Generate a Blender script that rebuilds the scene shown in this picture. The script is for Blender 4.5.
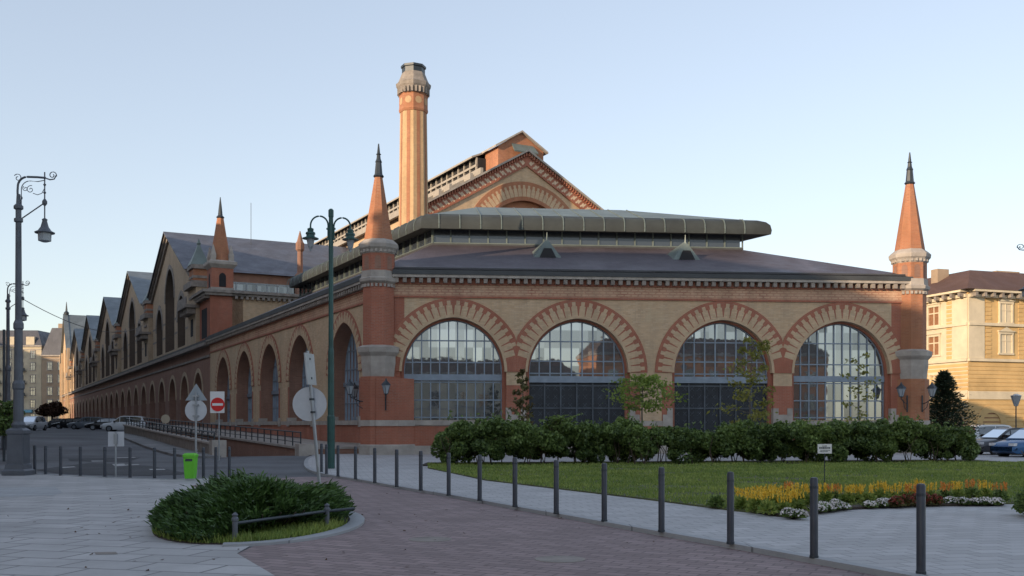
import bpy, bmesh, math, random
import numpy as np
from mathutils import Vector, Matrix
random.seed(7); RNG = np.random.default_rng(7)
for o in list(bpy.data.objects): bpy.data.objects.remove(o)
SC = bpy.context.scene; COL = SC.collection
R = math.radians
# ------------------------------------------------------------------ camera
EYE = 1.6; HOR = 425.0; F = 1000.0; CXP = 512.0
cd = bpy.data.cameras.new('camera'); cam = bpy.data.objects.new('camera', cd); COL.objects.link(cam)
cam.location = (0, 0, EYE); cam.rotation_euler = (R(90), 0, 0)
cd.sensor_width = 36; cd.lens = 36*F/1024; cd.shift_y = (HOR-288)/1024; cd.clip_end = 5000; cd.clip_start = .1
SC.camera = cam
# ------------------------------------------------------------------ light
SUNDIR = Vector((-.70, -.71, 0)).normalized(); ELEV = R(12.5)
wd = bpy.data.worlds.new('World'); SC.world = wd; wd.use_nodes = True
nt = wd.node_tree; bg = nt.nodes['Background']
sky = nt.nodes.new('ShaderNodeTexSky'); sky.sky_type = 'NISHITA'; sky.sun_disc = False
sky.sun_elevation = ELEV; sky.sun_rotation = math.atan2(SUNDIR.x, SUNDIR.y)
sky.air_density = 1.0; sky.dust_density = .8; sky.ozone_density = 1.6; sky.altitude = 100
hs = nt.nodes.new('ShaderNodeHueSaturation'); hs.inputs['Saturation'].default_value = .84; hs.inputs['Hue'].default_value = .512; hs.inputs['Value'].default_value = 1.0
gmn = nt.nodes.new('ShaderNodeGamma'); gmn.inputs[1].default_value = .58
nt.links.new(sky.outputs[0], gmn.inputs[0]); nt.links.new(gmn.outputs[0], hs.inputs['Color']); nt.links.new(hs.outputs[0], bg.inputs[0]); bg.inputs[1].default_value = .15
sl = bpy.data.lights.new('sun', 'SUN'); sl.energy = 2.0; sl.angle = R(.5); sl.color = (1, .75, .50)
so = bpy.data.objects.new('sun', sl); COL.objects.link(so)
sv = Vector((SUNDIR.x*math.cos(ELEV), SUNDIR.y*math.cos(ELEV), math.sin(ELEV)))
so.rotation_euler = sv.to_track_quat('Z', 'Y').to_euler(); so.location = (-40, -40, 60)
SC.view_settings.view_transform = 'Standard'; SC.view_settings.look = 'None'
SC.view_settings.exposure = 1.55; SC.view_settings.gamma = 1
SC.render.engine = 'CYCLES'; SC.cycles.max_bounces = 6
# ------------------------------------------------------------------ materials
def new_mat(name):
    m = bpy.data.materials.new(name); m.use_nodes = True
    return m, m.node_tree, m.node_tree.nodes['Principled BSDF']
def nn(t, k, **kw):
    n = t.nodes.new(k)
    for a, b in kw.items(): setattr(n, a, b)
    return n
def mixc(t, fac, a, b, mode='MIX'):
    n = nn(t, 'ShaderNodeMix', data_type='RGBA', blend_type=mode)
    for i, x in ((0, fac), (6, a), (7, b)):
        if isinstance(x, (int, float)): n.inputs[i].default_value = x
        elif isinstance(x, tuple): n.inputs[i].default_value = x if len(x) == 4 else (*x, 1)
        else: t.links.new(x, n.inputs[i])
    return n.outputs[2]
def c4(c): return (*c, 1)
def ramp(t, src, p0, p1, c0=(0,0,0,1), c1=(1,1,1,1)):
    r = nn(t, 'ShaderNodeValToRGB'); r.color_ramp.elements[0].position = p0; r.color_ramp.elements[1].position = p1
    r.color_ramp.elements[0].color = c0; r.color_ramp.elements[1].color = c1
    t.links.new(src, r.inputs[0]); return r.outputs[0]
def noise(t, vec, scale, detail=4, rough=.55):
    n = nn(t, 'ShaderNodeTexNoise'); n.inputs['Scale'].default_value = scale
    n.inputs['Detail'].default_value = detail; n.inputs['Roughness'].default_value = rough
    if vec is not None: t.links.new(vec, n.inputs['Vector'])
    return n.outputs['Fac']
def streak(t, col, amt, dark, sc=(1.1, 1.1, .10), p0=.5, p1=.78):
    g = nn(t, 'ShaderNodeNewGeometry'); mp = nn(t, 'ShaderNodeMapping'); mp.inputs['Scale'].default_value = sc; t.links.new(g.outputs['Position'], mp.inputs[0])
    f = nn(t, 'ShaderNodeMath', operation='MULTIPLY'); t.links.new(ramp(t, noise(t, mp.outputs[0], 1.0, 6, .65), p0, p1), f.inputs[0]); f.inputs[1].default_value = amt
    return mixc(t, f.outputs[0], col, dark)
def mat_plain(name, col, rough=.6, metal=0, var=.25, scale=3., bump=.0, spec=.5):
    m, t, b = new_mat(name)
    g = nn(t, 'ShaderNodeNewGeometry')
    n = noise(t, g.outputs['Position'], scale, 6, .6)
    f = ramp(t, n, .3, .7)
    lo = tuple(max(0, x*(1-var)) for x in col); hi = tuple(min(1, x*(1+var)) for x in col)
    t.links.new(mixc(t, f, lo, hi), b.inputs['Base Color'])
    b.inputs['Roughness'].default_value = rough; b.inputs['Metallic'].default_value = metal
    b.inputs['Specular IOR Level'].default_value = spec
    if bump:
        bp = nn(t, 'ShaderNodeBump'); bp.inputs['Strength'].default_value = bump; bp.inputs['Distance'].default_value = .02
        t.links.new(noise(t, g.outputs['Position'], scale*6, 5, .7), bp.inputs['Height']); t.links.new(bp.outputs[0], b.inputs['Normal'])
    return m
def mat_brick(name, c1, c2, mortar, bw=.27, rh=.08, ms=.011, stain=.35, rough=.85, msmooth=.3, bands=None, bump=.25):
    m, t, b = new_mat(name)
    uv = nn(t, 'ShaderNodeUVMap')
    br = nn(t, 'ShaderNodeTexBrick'); br.inputs['Scale'].default_value = 1
    br.inputs['Brick Width'].default_value = bw; br.inputs['Row Height'].default_value = rh
    br.inputs['Mortar Size'].default_value = ms; br.inputs['Mortar Smooth'].default_value = msmooth; br.inputs['Bias'].default_value = 0
    br.inputs['Color1'].default_value = c4(c1); br.inputs['Color2'].default_value = c4(c2); br.inputs['Mortar'].default_value = c4(mortar)
    t.links.new(uv.outputs[0], br.inputs['Vector'])
    g = nn(t, 'ShaderNodeNewGeometry')
    n1 = ramp(t, noise(t, g.outputs['Position'], .35, 6, .65), .3, .75)
    n2 = ramp(t, noise(t, g.outputs['Position'], 2.2, 5, .7), .35, .7)
    col = mixc(t, n1, br.outputs['Color'], tuple(x*(1-stain) for x in c1))
    n2f = nn(t, 'ShaderNodeMath', operation='MULTIPLY'); t.links.new(n2, n2f.inputs[0]); n2f.inputs[1].default_value = .5
    col = mixc(t, n2f.outputs[0], col, tuple(min(1, x*1.35) for x in c2))
    col = streak(t, col, .55, tuple(x*.38+.012 for x in c1))
    col = streak(t, col, .35, tuple(min(.7, x*1.25+.05) for x in c1), (.9,.9,.5), .55, .8)
    t.links.new(col, b.inputs['Base Color']); b.inputs['Roughness'].default_value = rough
    bp = nn(t, 'ShaderNodeBump'); bp.inputs['Strength'].default_value = bump; bp.inputs['Distance'].default_value = .01
    t.links.new(br.outputs['Fac'], bp.inputs['Height']); bp.invert = True; t.links.new(bp.outputs[0], b.inputs['Normal'])
    return m
def mat_glass(name, tint=(.02,.028,.035), refl=.4, rough=.02, var=.0):
    m, t, b = new_mat(name)
    b.inputs['Base Color'].default_value = c4(tint); b.inputs['Roughness'].default_value = .25
    gl = nn(t, 'ShaderNodeBsdfGlossy'); gl.inputs['Roughness'].default_value = rough; gl.inputs['Color'].default_value = (.9, .95, 1, 1)
    mx = nn(t, 'ShaderNodeMixShader'); fr = nn(t, 'ShaderNodeFresnel'); fr.inputs[0].default_value = 1.5
    ad = nn(t, 'ShaderNodeMath', operation='ADD'); t.links.new(fr.outputs[0], ad.inputs[0]); ad.inputs[1].default_value = refl; ad.use_clamp = True
    t.links.new(ad.outputs[0], mx.inputs[0]); t.links.new(b.outputs[0], mx.inputs[1]); t.links.new(gl.outputs[0], mx.inputs[2])
    uvn = nn(t, 'ShaderNodeUVMap'); dv = nn(t, 'ShaderNodeVectorMath', operation='DIVIDE'); t.links.new(uvn.outputs[0], dv.inputs[0]); dv.inputs[1].default_value = (.473, .95, 1)
    fl = nn(t, 'ShaderNodeVectorMath', operation='FLOOR'); t.links.new(dv.outputs[0], fl.inputs[0]); wn = nn(t, 'ShaderNodeTexWhiteNoise', noise_dimensions='2D'); t.links.new(fl.outputs[0], wn.inputs[0])
    mu = nn(t, 'ShaderNodeMath', operation='MULTIPLY_ADD'); t.links.new(wn.outputs[0], mu.inputs[0]); mu.inputs[1].default_value = refl*.9; mu.inputs[2].default_value = refl*.5; t.links.new(mu.outputs[0], ad.inputs[1])
    g = nn(t, 'ShaderNodeNewGeometry'); bp = nn(t, 'ShaderNodeBump'); bp.inputs['Strength'].default_value = .05; bp.inputs['Distance'].default_value = .03
    t.links.new(noise(t, g.outputs['Position'], 1.3, 2), bp.inputs['Height']); t.links.new(bp.outputs[0], gl.inputs['Normal'])
    t.links.new(mx.outputs[0], t.nodes['Material Output'].inputs[0])
    return m
def mat_leaf(name, c_dark, c_light, sc=1.5, trans=.25):
    m, t, b = new_mat(name)
    at = nn(t, 'ShaderNodeAttribute', attribute_name='tone')
    g = nn(t, 'ShaderNodeNewGeometry')
    n = ramp(t, noise(t, g.outputs['Position'], sc, 4, .6), .35, .68)
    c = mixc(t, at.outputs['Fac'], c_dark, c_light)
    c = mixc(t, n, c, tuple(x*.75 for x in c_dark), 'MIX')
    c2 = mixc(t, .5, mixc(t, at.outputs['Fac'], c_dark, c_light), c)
    t.links.new(c2, b.inputs['Base Color']); b.inputs['Roughness'].default_value = .6
    tr = nn(t, 'ShaderNodeBsdfTranslucent'); t.links.new(c2, tr.inputs[0])
    mx = nn(t, 'ShaderNodeMixShader'); mx.inputs[0].default_value = trans
    t.links.new(b.outputs[0], mx.inputs[1]); t.links.new(tr.outputs[0], mx.inputs[2]); t.links.new(mx.outputs[0], t.nodes['Material Output'].inputs[0])
    return m
M = {}
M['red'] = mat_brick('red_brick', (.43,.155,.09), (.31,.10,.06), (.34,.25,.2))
M['redlit'] = mat_brick('sunlit_red_brick', (.46,.20,.095), (.31,.115,.06), (.36,.26,.2))  # red brick with warm sunlight mixed into its colour
M['brown'] = mat_brick('brown_brick', (.34,.18,.125), (.23,.12,.085), (.28,.22,.18))
M['tan'] = mat_brick('tan_brick', (.66,.49,.32), (.47,.32,.19), (.42,.34,.26))
M['tan2'] = mat_brick('grey_tan_brick', (.56,.43,.30), (.42,.31,.20), (.38,.31,.24))
M['yellow'] = mat_brick('yellow_brick', (.56,.38,.21), (.46,.30,.165), (.42,.32,.2), bw=.3, rh=.09)
M['pattern'] = mat_brick('patterned_band_brick', (.55,.38,.26), (.50,.32,.21), (.28,.09,.06), bw=.38, rh=.14, ms=.042, stain=.15)
M['stone'] = mat_plain('grey_limestone', (.36,.325,.29), .85, 0, .22, 1.6, .4)
M['stone_dark'] = mat_plain('weathered_limestone', (.25,.22,.195), .85, 0, .3, 2, .4)
M['zinc'] = mat_plain('zinc_sheet', (.05,.055,.06), .6, .0, .22, .8)
M['zincgreen'] = mat_plain('green_grey_zinc', (.15,.185,.175), .5, .25, .2, .9)
M['iron'] = mat_plain('dark_painted_iron', (.035,.045,.055), .45, .2, .2, 3)
M['irongreen'] = mat_plain('green_painted_iron', (.02,.075,.07), .4, .1, .2, 3)
M['greylamp'] = mat_plain('grey_painted_iron', (.11,.12,.14), .5, .2, .2, 2, .1)
M['steelblue'] = mat_plain('blue_grey_steel', (.22,.27,.33), .5, .1, .15, 2)
M['steelframe'] = mat_plain('pale_steel_frame', (.27,.31,.34), .5, .1, .15, 2)
M['gate'] = mat_plain('dark_gate_steel', (.022,.027,.036), .4, .2, .3, 2)
M['lattice'] = mat_plain('lattice_steel', (.075,.09,.11), .4, .2, .3, 2)
M['darkglass'] = mat_glass('window_glass_near', (.03,.04,.05), .27)
M['glass2'] = mat_glass('window_glass_far', (.02,.025,.032), .12)
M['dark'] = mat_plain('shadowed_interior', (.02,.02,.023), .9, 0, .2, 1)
M['alu'] = mat_plain('galvanised_steel', (.33,.35,.37), .45, .5, .15, 3)
M['signback'] = mat_plain('sign_back_aluminium', (.50,.52,.55), .5, .1, .08, 3)
M['white'] = mat_plain('white_paint', (.75,.75,.74), .5, 0, .06, 4)
M['redpaint'] = mat_plain('red_sign_paint', (.65,.02,.02), .4, 0, .05, 3)
M['bin'] = mat_plain('lime_green_plastic', (.13,.52,.03), .4, 0, .08, 3)
M['bark'] = mat_plain('bark', (.10,.075,.055), .9, 0, .35, 12, .6)
M['twig'] = mat_plain('grey_twig', (.13,.11,.09), .9, 0, .3, 12)
M['soil'] = mat_plain('dark_soil', (.05,.038,.028), .95, 0, .4, 6, .8)
M['rubber'] = mat_plain('tyre_rubber', (.02,.02,.02), .8)
M['hall_glass'] = M['glass2']
def mat_roof(name, col, su=.6, sheen=.42):
    m, t, b = new_mat(name)
    uv = nn(t, 'ShaderNodeUVMap'); br = nn(t, 'ShaderNodeTexBrick'); br.inputs['Scale'].default_value = 1
    br.inputs['Brick Width'].default_value = su; br.inputs['Row Height'].default_value = su*.5; br.inputs['Mortar Size'].default_value = .018; br.inputs['Mortar Smooth'].default_value = .6
    br.inputs['Color1'].default_value = c4(tuple(x*1.12 for x in col)); br.inputs['Color2'].default_value = c4(tuple(x*.9 for x in col)); br.inputs['Mortar'].default_value = c4(tuple(x*.6 for x in col))
    t.links.new(uv.outputs[0], br.inputs['Vector'])
    g = nn(t, 'ShaderNodeNewGeometry'); n = ramp(t, noise(t, g.outputs['Position'], .25, 6, .6), .3, .7)
    t.links.new(streak(t, mixc(t, n, br.outputs['Color'], tuple(x*.75 for x in col)), .5, tuple(x*1.5+.02 for x in col), (.8,.12,.3)), b.inputs['Base Color'])
    t.links.new(ramp(t, noise(t, g.outputs['Position'], .6, 5), .3, .75, (sheen-.1,)*3+(1,), (sheen+.2,)*3+(1,)), b.inputs['Roughness'])
    bp = nn(t, 'ShaderNodeBump'); bp.inputs['Strength'].default_value = .5; bp.inputs['Distance'].default_value = .015; bp.invert = True
    t.links.new(br.outputs['Fac'], bp.inputs['Height']); t.links.new(bp.outputs[0], b.inputs['Normal'])
    return m
M['roof'] = mat_roof('annex_roof_slate', (.085,.07,.082), .45, .5)
M['roofhall'] = mat_roof('hall_roof_slate', (.10,.105,.13), .7, .5)
M['roofgable'] = mat_roof('gable_roof_sheet', (.14,.17,.19), .9, .45)
M['rooftile'] = mat_roof('brown_roof_tiles', (.115,.06,.045), .4, .8)
# ------------------------------------------------------------------ builders
class MB:
    def __init__(s): s.v = []; s.f = []; s.uv = []; s.m = []; s.smooth = False
    def face(s, pts, uvs=None, mi=0):
        i = len(s.v); s.v += [tuple(p) for p in pts]; s.f.append(tuple(range(i, i+len(pts))))
        if uvs is None:
            a = Vector(pts[0]); n = Vector((0,0,0))
            for k in range(1, len(pts)-1): n += (Vector(pts[k])-a).cross(Vector(pts[k+1])-a)
            n.normalize() if n.length > 0 else None
            if abs(n.z) > .9: uvs = [(p[0], p[1]) for p in pts]
            else:
                h = Vector((-n.y, n.x, 0)); h.normalize(); q = n.cross(h)
                sg = 1 if q.z > 0 else -1
                uvs = [(Vector(p).dot(h), sg*Vector(p).dot(q)) for p in pts]
        s.uv += list(uvs); s.m.append(mi)
    def hexa(s, p, mi=0):   # 8 points: bottom 4, top 4
        for q in ((3,2,1,0),(4,5,6,7),(0,1,5,4),(1,2,6,5),(2,3,7,6),(3,0,4,7)): s.face([p[k] for k in q], None, mi)
    def box(s, x0,x1,y0,y1,z0,z1, mi=0):
        s.hexa([(x0,y0,z0),(x1,y0,z0),(x1,y1,z0),(x0,y1,z0),(x0,y0,z1),(x1,y0,z1),(x1,y1,z1),(x0,y1,z1)], mi)
    def fbox(s, fr, s0,s1,n0,n1,z0,z1, mi=0):
        s.hexa([fr(s0,n0,z0),fr(s1,n0,z0),fr(s1,n1,z0),fr(s0,n1,z0),fr(s0,n0,z1),fr(s1,n0,z1),fr(s1,n1,z1),fr(s0,n1,z1)], mi)
    def loft(s, rings, cap=True, mi=0, closed=True):
        n = len(rings[0])
        for a, b in zip(rings, rings[1:]):
            for k in range(n if closed else n-1): s.face([a[k], a[(k+1)%n], b[(k+1)%n], b[k]], None, mi)
        if cap: s.face(rings[0][::-1], None, mi); s.face(rings[-1], None, mi)
    def ngon(s, cx, cy, prof, n=8, rot=None, mi=0, cap=True):  # prof: (apothem,z)
        rot = math.pi/n if rot is None else rot
        rs = [[(cx+max(a,.001)/math.cos(math.pi/n)*math.cos(rot+2*math.pi*k/n), cy+max(a,.001)/math.cos(math.pi/n)*math.sin(rot+2*math.pi*k/n), z) for k in range(n)] for a, z in prof]
        s.loft(rs, cap, mi)
    def tube(s, pts, r, n=8, mi=0):
        pts = [Vector(p) for p in pts]; rs = []
        rad = r if isinstance(r, (list, tuple)) else [r]*len(pts)
        up = None
        for i, p in enumerate(pts):
            d = (pts[min(i+1, len(pts)-1)]-pts[max(i-1, 0)])
            if d.length < 1e-9: d = Vector((0,0,1))
            d.normalize()
            if up is None: up = Vector((1,0,0)) if abs(d.x) < .9 else Vector((0,1,0))
            a = d.cross(up); a.normalize(); b = d.cross(a); up = b.cross(d) if False else up
            rs.append([tuple(p+(a*math.cos(2*math.pi*k/n)+b*math.sin(2*math.pi*k/n))*rad[i]) for k in range(n)])
        s.loft(rs, True, mi)
    def build(s, name, mats, parent=None, org=None, smooth=False):
        if org is None and parent is not None: org = worldloc(parent)
        ox, oy, oz = org if org is not None else (0,0,0)
        me = bpy.data.meshes.new(name); me.from_pydata([(x-ox,y-oy,z-oz) for x,y,z in s.v], [], s.f)
        uvl = me.uv_layers.new(name='UVMap'); uvl.data.foreach_set('uv', np.array(s.uv, dtype=np.float32).ravel())
        mats = mats if isinstance(mats, (list, tuple)) else [mats]
        for m in mats: me.materials.append(m)
        me.polygons.foreach_set('material_index', s.m)
        if smooth:
            bm = bmesh.new(); bm.from_mesh(me); bmesh.ops.remove_doubles(bm, verts=bm.verts, dist=.0005); bm.to_mesh(me); bm.free()
            me.polygons.foreach_set('use_smooth', [True]*len(me.polygons))
            try: me.set_sharp_from_angle(angle=R(40))
            except Exception: pass
        me.update()
        o = bpy.data.objects.new(name, me); COL.objects.link(o)
        if parent is not None:
            o.parent = parent; pl = worldloc(parent); o.location = (ox-pl[0], oy-pl[1], oz-pl[2])
        else: o.location = (ox, oy, oz)
        o['w'] = 0; del o['w']
        return o
def worldloc(o):
    v = Vector(o.location)
    while o.parent is not None: o = o.parent; v += Vector(o.location)
    return tuple(v)
def tag(o, label=None, cat=None, group=None, kind=None):
    if label: o['label'] = label
    if cat: o['category'] = cat
    if group: o['group'] = group
    if kind: o['kind'] = kind
    return o
def empty(name, loc, label, cat, group=None):
    o = bpy.data.objects.new(name, None); COL.objects.link(o); o.location = loc; o.empty_display_size = .3
    return tag(o, label, cat, group)
def copy_tree(o, parent=None):
    c = o.copy(); COL.objects.link(c); c.parent = parent
    for ch in list(o.children): copy_tree(ch, c)
    return c
def frame(o, d, outward=1):   # returns fr(s, n, z); n is measured outwards
    nx, ny = (d[1]*outward, -d[0]*outward)
    def fr(s, n, z): return (o[0]+d[0]*s+nx*n, o[1]+d[1]*s+ny*n, z)
    fr.o = o; fr.d = d; fr.n = (nx, ny)
    return fr
def arc(a, e, zs, c=0, n=24):   # pointed arch curve, right spring to left spring
    Rr = a+e; th = math.acos(e/Rr); out = []
    for k in range(n+1):
        t = th*k/n; out.append((c-e+Rr*math.cos(t), zs+Rr*math.sin(t)))
    for k in range(n-1, -1, -1):
        t = th*k/n; out.append((c+e-Rr*math.cos(t), zs+Rr*math.sin(t)))
    return out
def arch_z(x, a, e, zs):
    x = min(abs(x), a); return zs+math.sqrt(max(0, (a+e)**2-(x+e)**2))
def arch_wall(mb, fr, s0, s1, z0, top, ops, levels=(), matf=None, depth=.35, revmi=0, step=.3, n=0):
    """wall face with pointed-arch openings, ops = (centre, half width, e, spring z, sill z)"""
    topf = top if callable(top) else (lambda s: top)
    xs = {s0, s1}
    for c, a, e, zs, zb in ops:
        for k in range(25): xs.add(c-a+2*a*k/24)
    for s in getattr(topf, 'breaks', ()): xs.add(s)
    for s in getattr(matf, 'breaks', ()): xs.add(s)
    xs = sorted(x for x in xs if s0-1e-6 <= x <= s1+1e-6)
    matf = matf or (lambda s, z: 0)
    def quad(sa, sb, za0, zb0, za1, zb1):
        lv = [z for z in levels if max(za0, zb0)+.02 < z < min(za1, zb1)-.02]
        lo = (za0, zb0)
        for h in [*lv, None]:
            hi = (h, h) if h is not None else (za1, zb1)
            mi = matf((sa+sb)/2, (lo[0]+lo[1]+hi[0]+hi[1])/4)
            mb.face([fr(sa,n,lo[0]), fr(sb,n,lo[1]), fr(sb,n,hi[1]), fr(sa,n,hi[0])], [(sa,lo[0]),(sb,lo[1]),(sb,hi[1]),(sa,hi[0])], mi)
            lo = hi
    for a_, b_ in zip(xs, xs[1:]):
        if b_-a_ < 1e-5: continue
        mid = (a_+b_)/2; op = next((o for o in ops if abs(mid-o[0]) < o[1]), None)
        if op is None: quad(a_, b_, z0, z0, topf(a_), topf(b_))
        else:
            c, a, e, zs, zb = op
            if zb > z0+.01: quad(a_, b_, z0, z0, zb, zb)
            quad(a_, b_, arch_z(a_-c,a,e,zs), arch_z(b_-c,a,e,zs), topf(a_), topf(b_))
    for c, a, e, zs, zb in ops:
        pts = [(c+a, zb)] + arc(a, e, zs, c, 14) + [(c-a, zb)]
        L = 0
        for p, q in zip(pts, pts[1:]):
            l = math.dist(p, q)
            mb.face([fr(p[0],n,p[1]), fr(q[0],n,q[1]), fr(q[0],n-depth,q[1]), fr(p[0],n-depth,p[1])], [(0,L),(0,L+l),(depth,L+l),(depth,L)], revmi); L += l
        mb.face([fr(c-a,n,zb), fr(c+a,n,zb), fr(c+a,n-depth,zb), fr(c-a,n-depth,zb)], None, revmi)
def arch_ring(mb, fr, c, zs, ai, ao, e, n0, n1, legs=0, lim=(1e9, 1e9), mi=0, N=18):
    pi = arc(ai, e, zs, c, N); po = arc(ao, e, zs, c, N)
    if legs: pi = [(c+ai, zs-legs)]+pi+[(c-ai, zs-legs)]; po = [(c+ao, zs-legs)]+po+[(c-ao, zs-legs)]
    cl = lambda p: (min(max(p[0], c-lim[0]), c+lim[1]), p[1])
    po = [cl(p) for p in po]; pi = [cl(p) for p in pi]; L = 0
    for k in range(len(pi)-1):
        a, b, cc, d = pi[k], pi[k+1], po[k+1], po[k]; l = math.dist(cc, d)
        W = ao-ai
        mb.face([fr(a[0],n1,a[1]),fr(b[0],n1,b[1]),fr(cc[0],n1,cc[1]),fr(d[0],n1,d[1])], [(L,0),(L+l,0),(L+l,W),(L,W)], mi)
        mb.face([fr(a[0],n0,a[1]),fr(b[0],n0,b[1]),fr(b[0],n1,b[1]),fr(a[0],n1,a[1])], None, mi)
        mb.face([fr(d[0],n0,d[1]),fr(cc[0],n0,cc[1]),fr(cc[0],n1,cc[1]),fr(d[0],n1,d[1])], None, mi); L += l
    for a, d in ((pi[0], po[0]), (pi[-1], po[-1])):
        mb.face([fr(a[0],n0,a[1]),fr(d[0],n0,d[1]),fr(d[0],n1,d[1]),fr(a[0],n1,a[1])], None, mi)
def voussoirs(mb, fr, c, zs, ai, ao, e, n, N, lim=(1e9,1e9), mi=0):
    W = ao-ai
    for side in (1, -1):
        Rr = ai+e; th = math.acos(e/Rr)
        for k in range(N):
            t0 = th*(k+.5)/N; dt = th/N
            for r0, r1, wf in ((.03, .60, .90), (.60, .84, .55)):
                q = []
                for r, sg in ((r0,-1),(r0,1),(r1,1),(r1,-1)):
                    rr = Rr+W*r; t = t0+sg*dt*wf/2*Rr/rr*(1.0 if r == r0 else 1.0)
                    q.append((c+side*(-e+rr*math.cos(t)), zs+rr*math.sin(t)))
                if any(p[0] > c+lim[1] or p[0] < c-lim[0] for p in q): continue
                fz = [fr(p[0], n+.012, p[1]) for p in q]; bz = [fr(p[0], n-.02, p[1]) for p in q]
                mb.face(fz, [(p[0], p[1]) for p in q], mi)
                for i in range(4): mb.face([fz[i], fz[(i+1)%4], bz[(i+1)%4], bz[i]], None, mi)
def make_window(fr, c, n, zb, zs, a, e, nv, hz, parent, fm, gm, transom=None, bar=.045, ztop=None, name='window', glass=True, tr_col=None):
    """arched window: frame part with its pane as a sub-part. flat top if ztop given"""
    top = (lambda x: ztop) if ztop else (lambda x: arch_z(x, a, e, zs))
    m = MB()
    for k in range(nv+1):
        x = -a+2*a*k/nv; zt = top(x)
        if zt-zb > .1:
            w = bar*1.3 if k in (0, nv) else bar
            m.fbox(fr, c+x-w/2, c+x+w/2, n-.04, n+.04, zb, zt)
    for z in hz:
        if ztop or z <= zs: h = a
        else:
            v = (a+e)**2-(z-zs)**2
            if v <= e*e: continue
            h = math.sqrt(v)-e
        m.fbox(fr, c-h, c+h, n-.035, n+.035, z-bar/2, z+bar/2)
    if not ztop: arch_ring(m, fr, c, zs, a-bar, a, e, n-.05, n+.05, legs=zs-zb, N=10)
    if transom: m.fbox(fr, c-a, c+a, n-.08, n+.14, transom[0], transom[1])
    wo = m.build(name, fm, parent)
    if glass:
        g = MB(); pts = [(c+a, zb)]+(arc(a, e, zs, c, 10) if not ztop else [(c+a, ztop), (c-a, ztop)])+[(c-a, zb)]
        g.face([fr(p[0], n-.02, p[1]) for p in pts]); g.build('pane', gm, wo)
    return wo
def link_np(name, verts, faces_n, mat, parent=None, tone=None, org=(0,0,0), k=4):
    """fast mesh of many k-gons that share no vertices"""
    me = bpy.data.meshes.new(name); nv = len(verts); nf = nv//k
    me.vertices.add(nv); me.vertices.foreach_set('co', (verts-np.array(org)).astype(np.float32).ravel())
    me.loops.add(nv); me.loops.foreach_set('vertex_index', np.arange(nv, dtype=np.int32))
    me.polygons.add(nf); me.polygons.foreach_set('loop_start', np.arange(0, nv, k, dtype=np.int32)); me.polygons.foreach_set('loop_total', np.full(nf, k, dtype=np.int32))
    if tone is not None:
        at = me.attributes.new('tone', 'FLOAT', 'FACE'); at.data.foreach_set('value', tone.astype(np.float32))
    me.materials.append(mat); me.update(calc_edges=True); me.validate()
    o = bpy.data.objects.new(name, me); COL.objects.link(o)
    if parent is not None:
        o.parent = parent; pl = worldloc(parent); o.location = (org[0]-pl[0], org[1]-pl[1], org[2]-pl[2])
    else: o.location = org
    return o
def leaves(pts, size, aspect=1.7, flat=0., dirs=None):
    """random leaf quads (diamond shaped) at pts"""
    n = len(pts); s = size*RNG.uniform(.6, 1.3, (n, 1))
    d = RNG.normal(size=(n, 3)) if dirs is None else dirs+RNG.normal(size=(n, 3))*.35
    d /= np.linalg.norm(d, axis=1, keepdims=True)
    q = RNG.normal(size=(n, 3)); q[:, 2] += flat; b = np.cross(d, q); b /= np.linalg.norm(b, axis=1, keepdims=True)
    L = d*s*.5*aspect; W = b*s*.5
    v = np.stack([pts-L, pts+W*.9, pts+L, pts-W*.9], axis=1).reshape(-1, 3)
    return v
# ------------------------------------------------------------------ geometry of the place
C = (-6.6, 52.0)
U = (-.4662, .8847); V = (.8847, .4662); W = (.99575, .0922)
def tq(t, q): return (C[0]+U[0]*t+V[0]*q, C[1]+U[1]*t+V[1]*q)
def to_tq(x, y): dx, dy = x-C[0], y-C[1]; return dx*U[0]+dy*U[1], dx*V[0]+dy*V[1]
def rise(t):
    k = min(max(t/38, 0), 1); return .82*k*k*(3-2*k)+.004*min(max(t-38, 0), 200)
def gz(x, y): return rise(to_tq(x, y)[0])
def G(px, py, z=0.0):
    Y = (EYE-z)*F/(py-HOR); return ((px-CXP)/F*Y, Y)
def GX(px, Y): return (px-CXP)/F*Y
FR = frame(C, W, 1)          # front wall, outward to the square
SD = frame(C, U, -1)         # side wall, outward to the street
# ---- ground
def mat_ground(name, c, sc=.5, var=.25, rough=.85, patch=.3, crack=False):
    m, t, b = new_mat(name); g = nn(t, 'ShaderNodeNewGeometry'); P = g.outputs['Position']
    n1 = ramp(t, noise(t, P, sc, 6, .6), .35, .7); n2 = ramp(t, noise(t, P, 35, 4, .7), .3, .7)
    col = mixc(t, n1, tuple(x*(1-patch) for x in c), tuple(x*(1+patch) for x in c))
    f = nn(t, 'ShaderNodeMath', operation='MULTIPLY'); t.links.new(n2, f.inputs[0]); f.inputs[1].default_value = var
    col = mixc(t, f.outputs[0], col, tuple(x*.55 for x in c))
    t.links.new(col, b.inputs['Base Color']); b.inputs['Roughness'].default_value = rough
    bp = nn(t, 'ShaderNodeBump'); bp.inputs['Strength'].default_value = .35; bp.inputs['Distance'].default_value = .01
    t.links.new(n2, bp.inputs['Height']); t.links.new(bp.outputs[0], b.inputs['Normal'])
    return m
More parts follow.
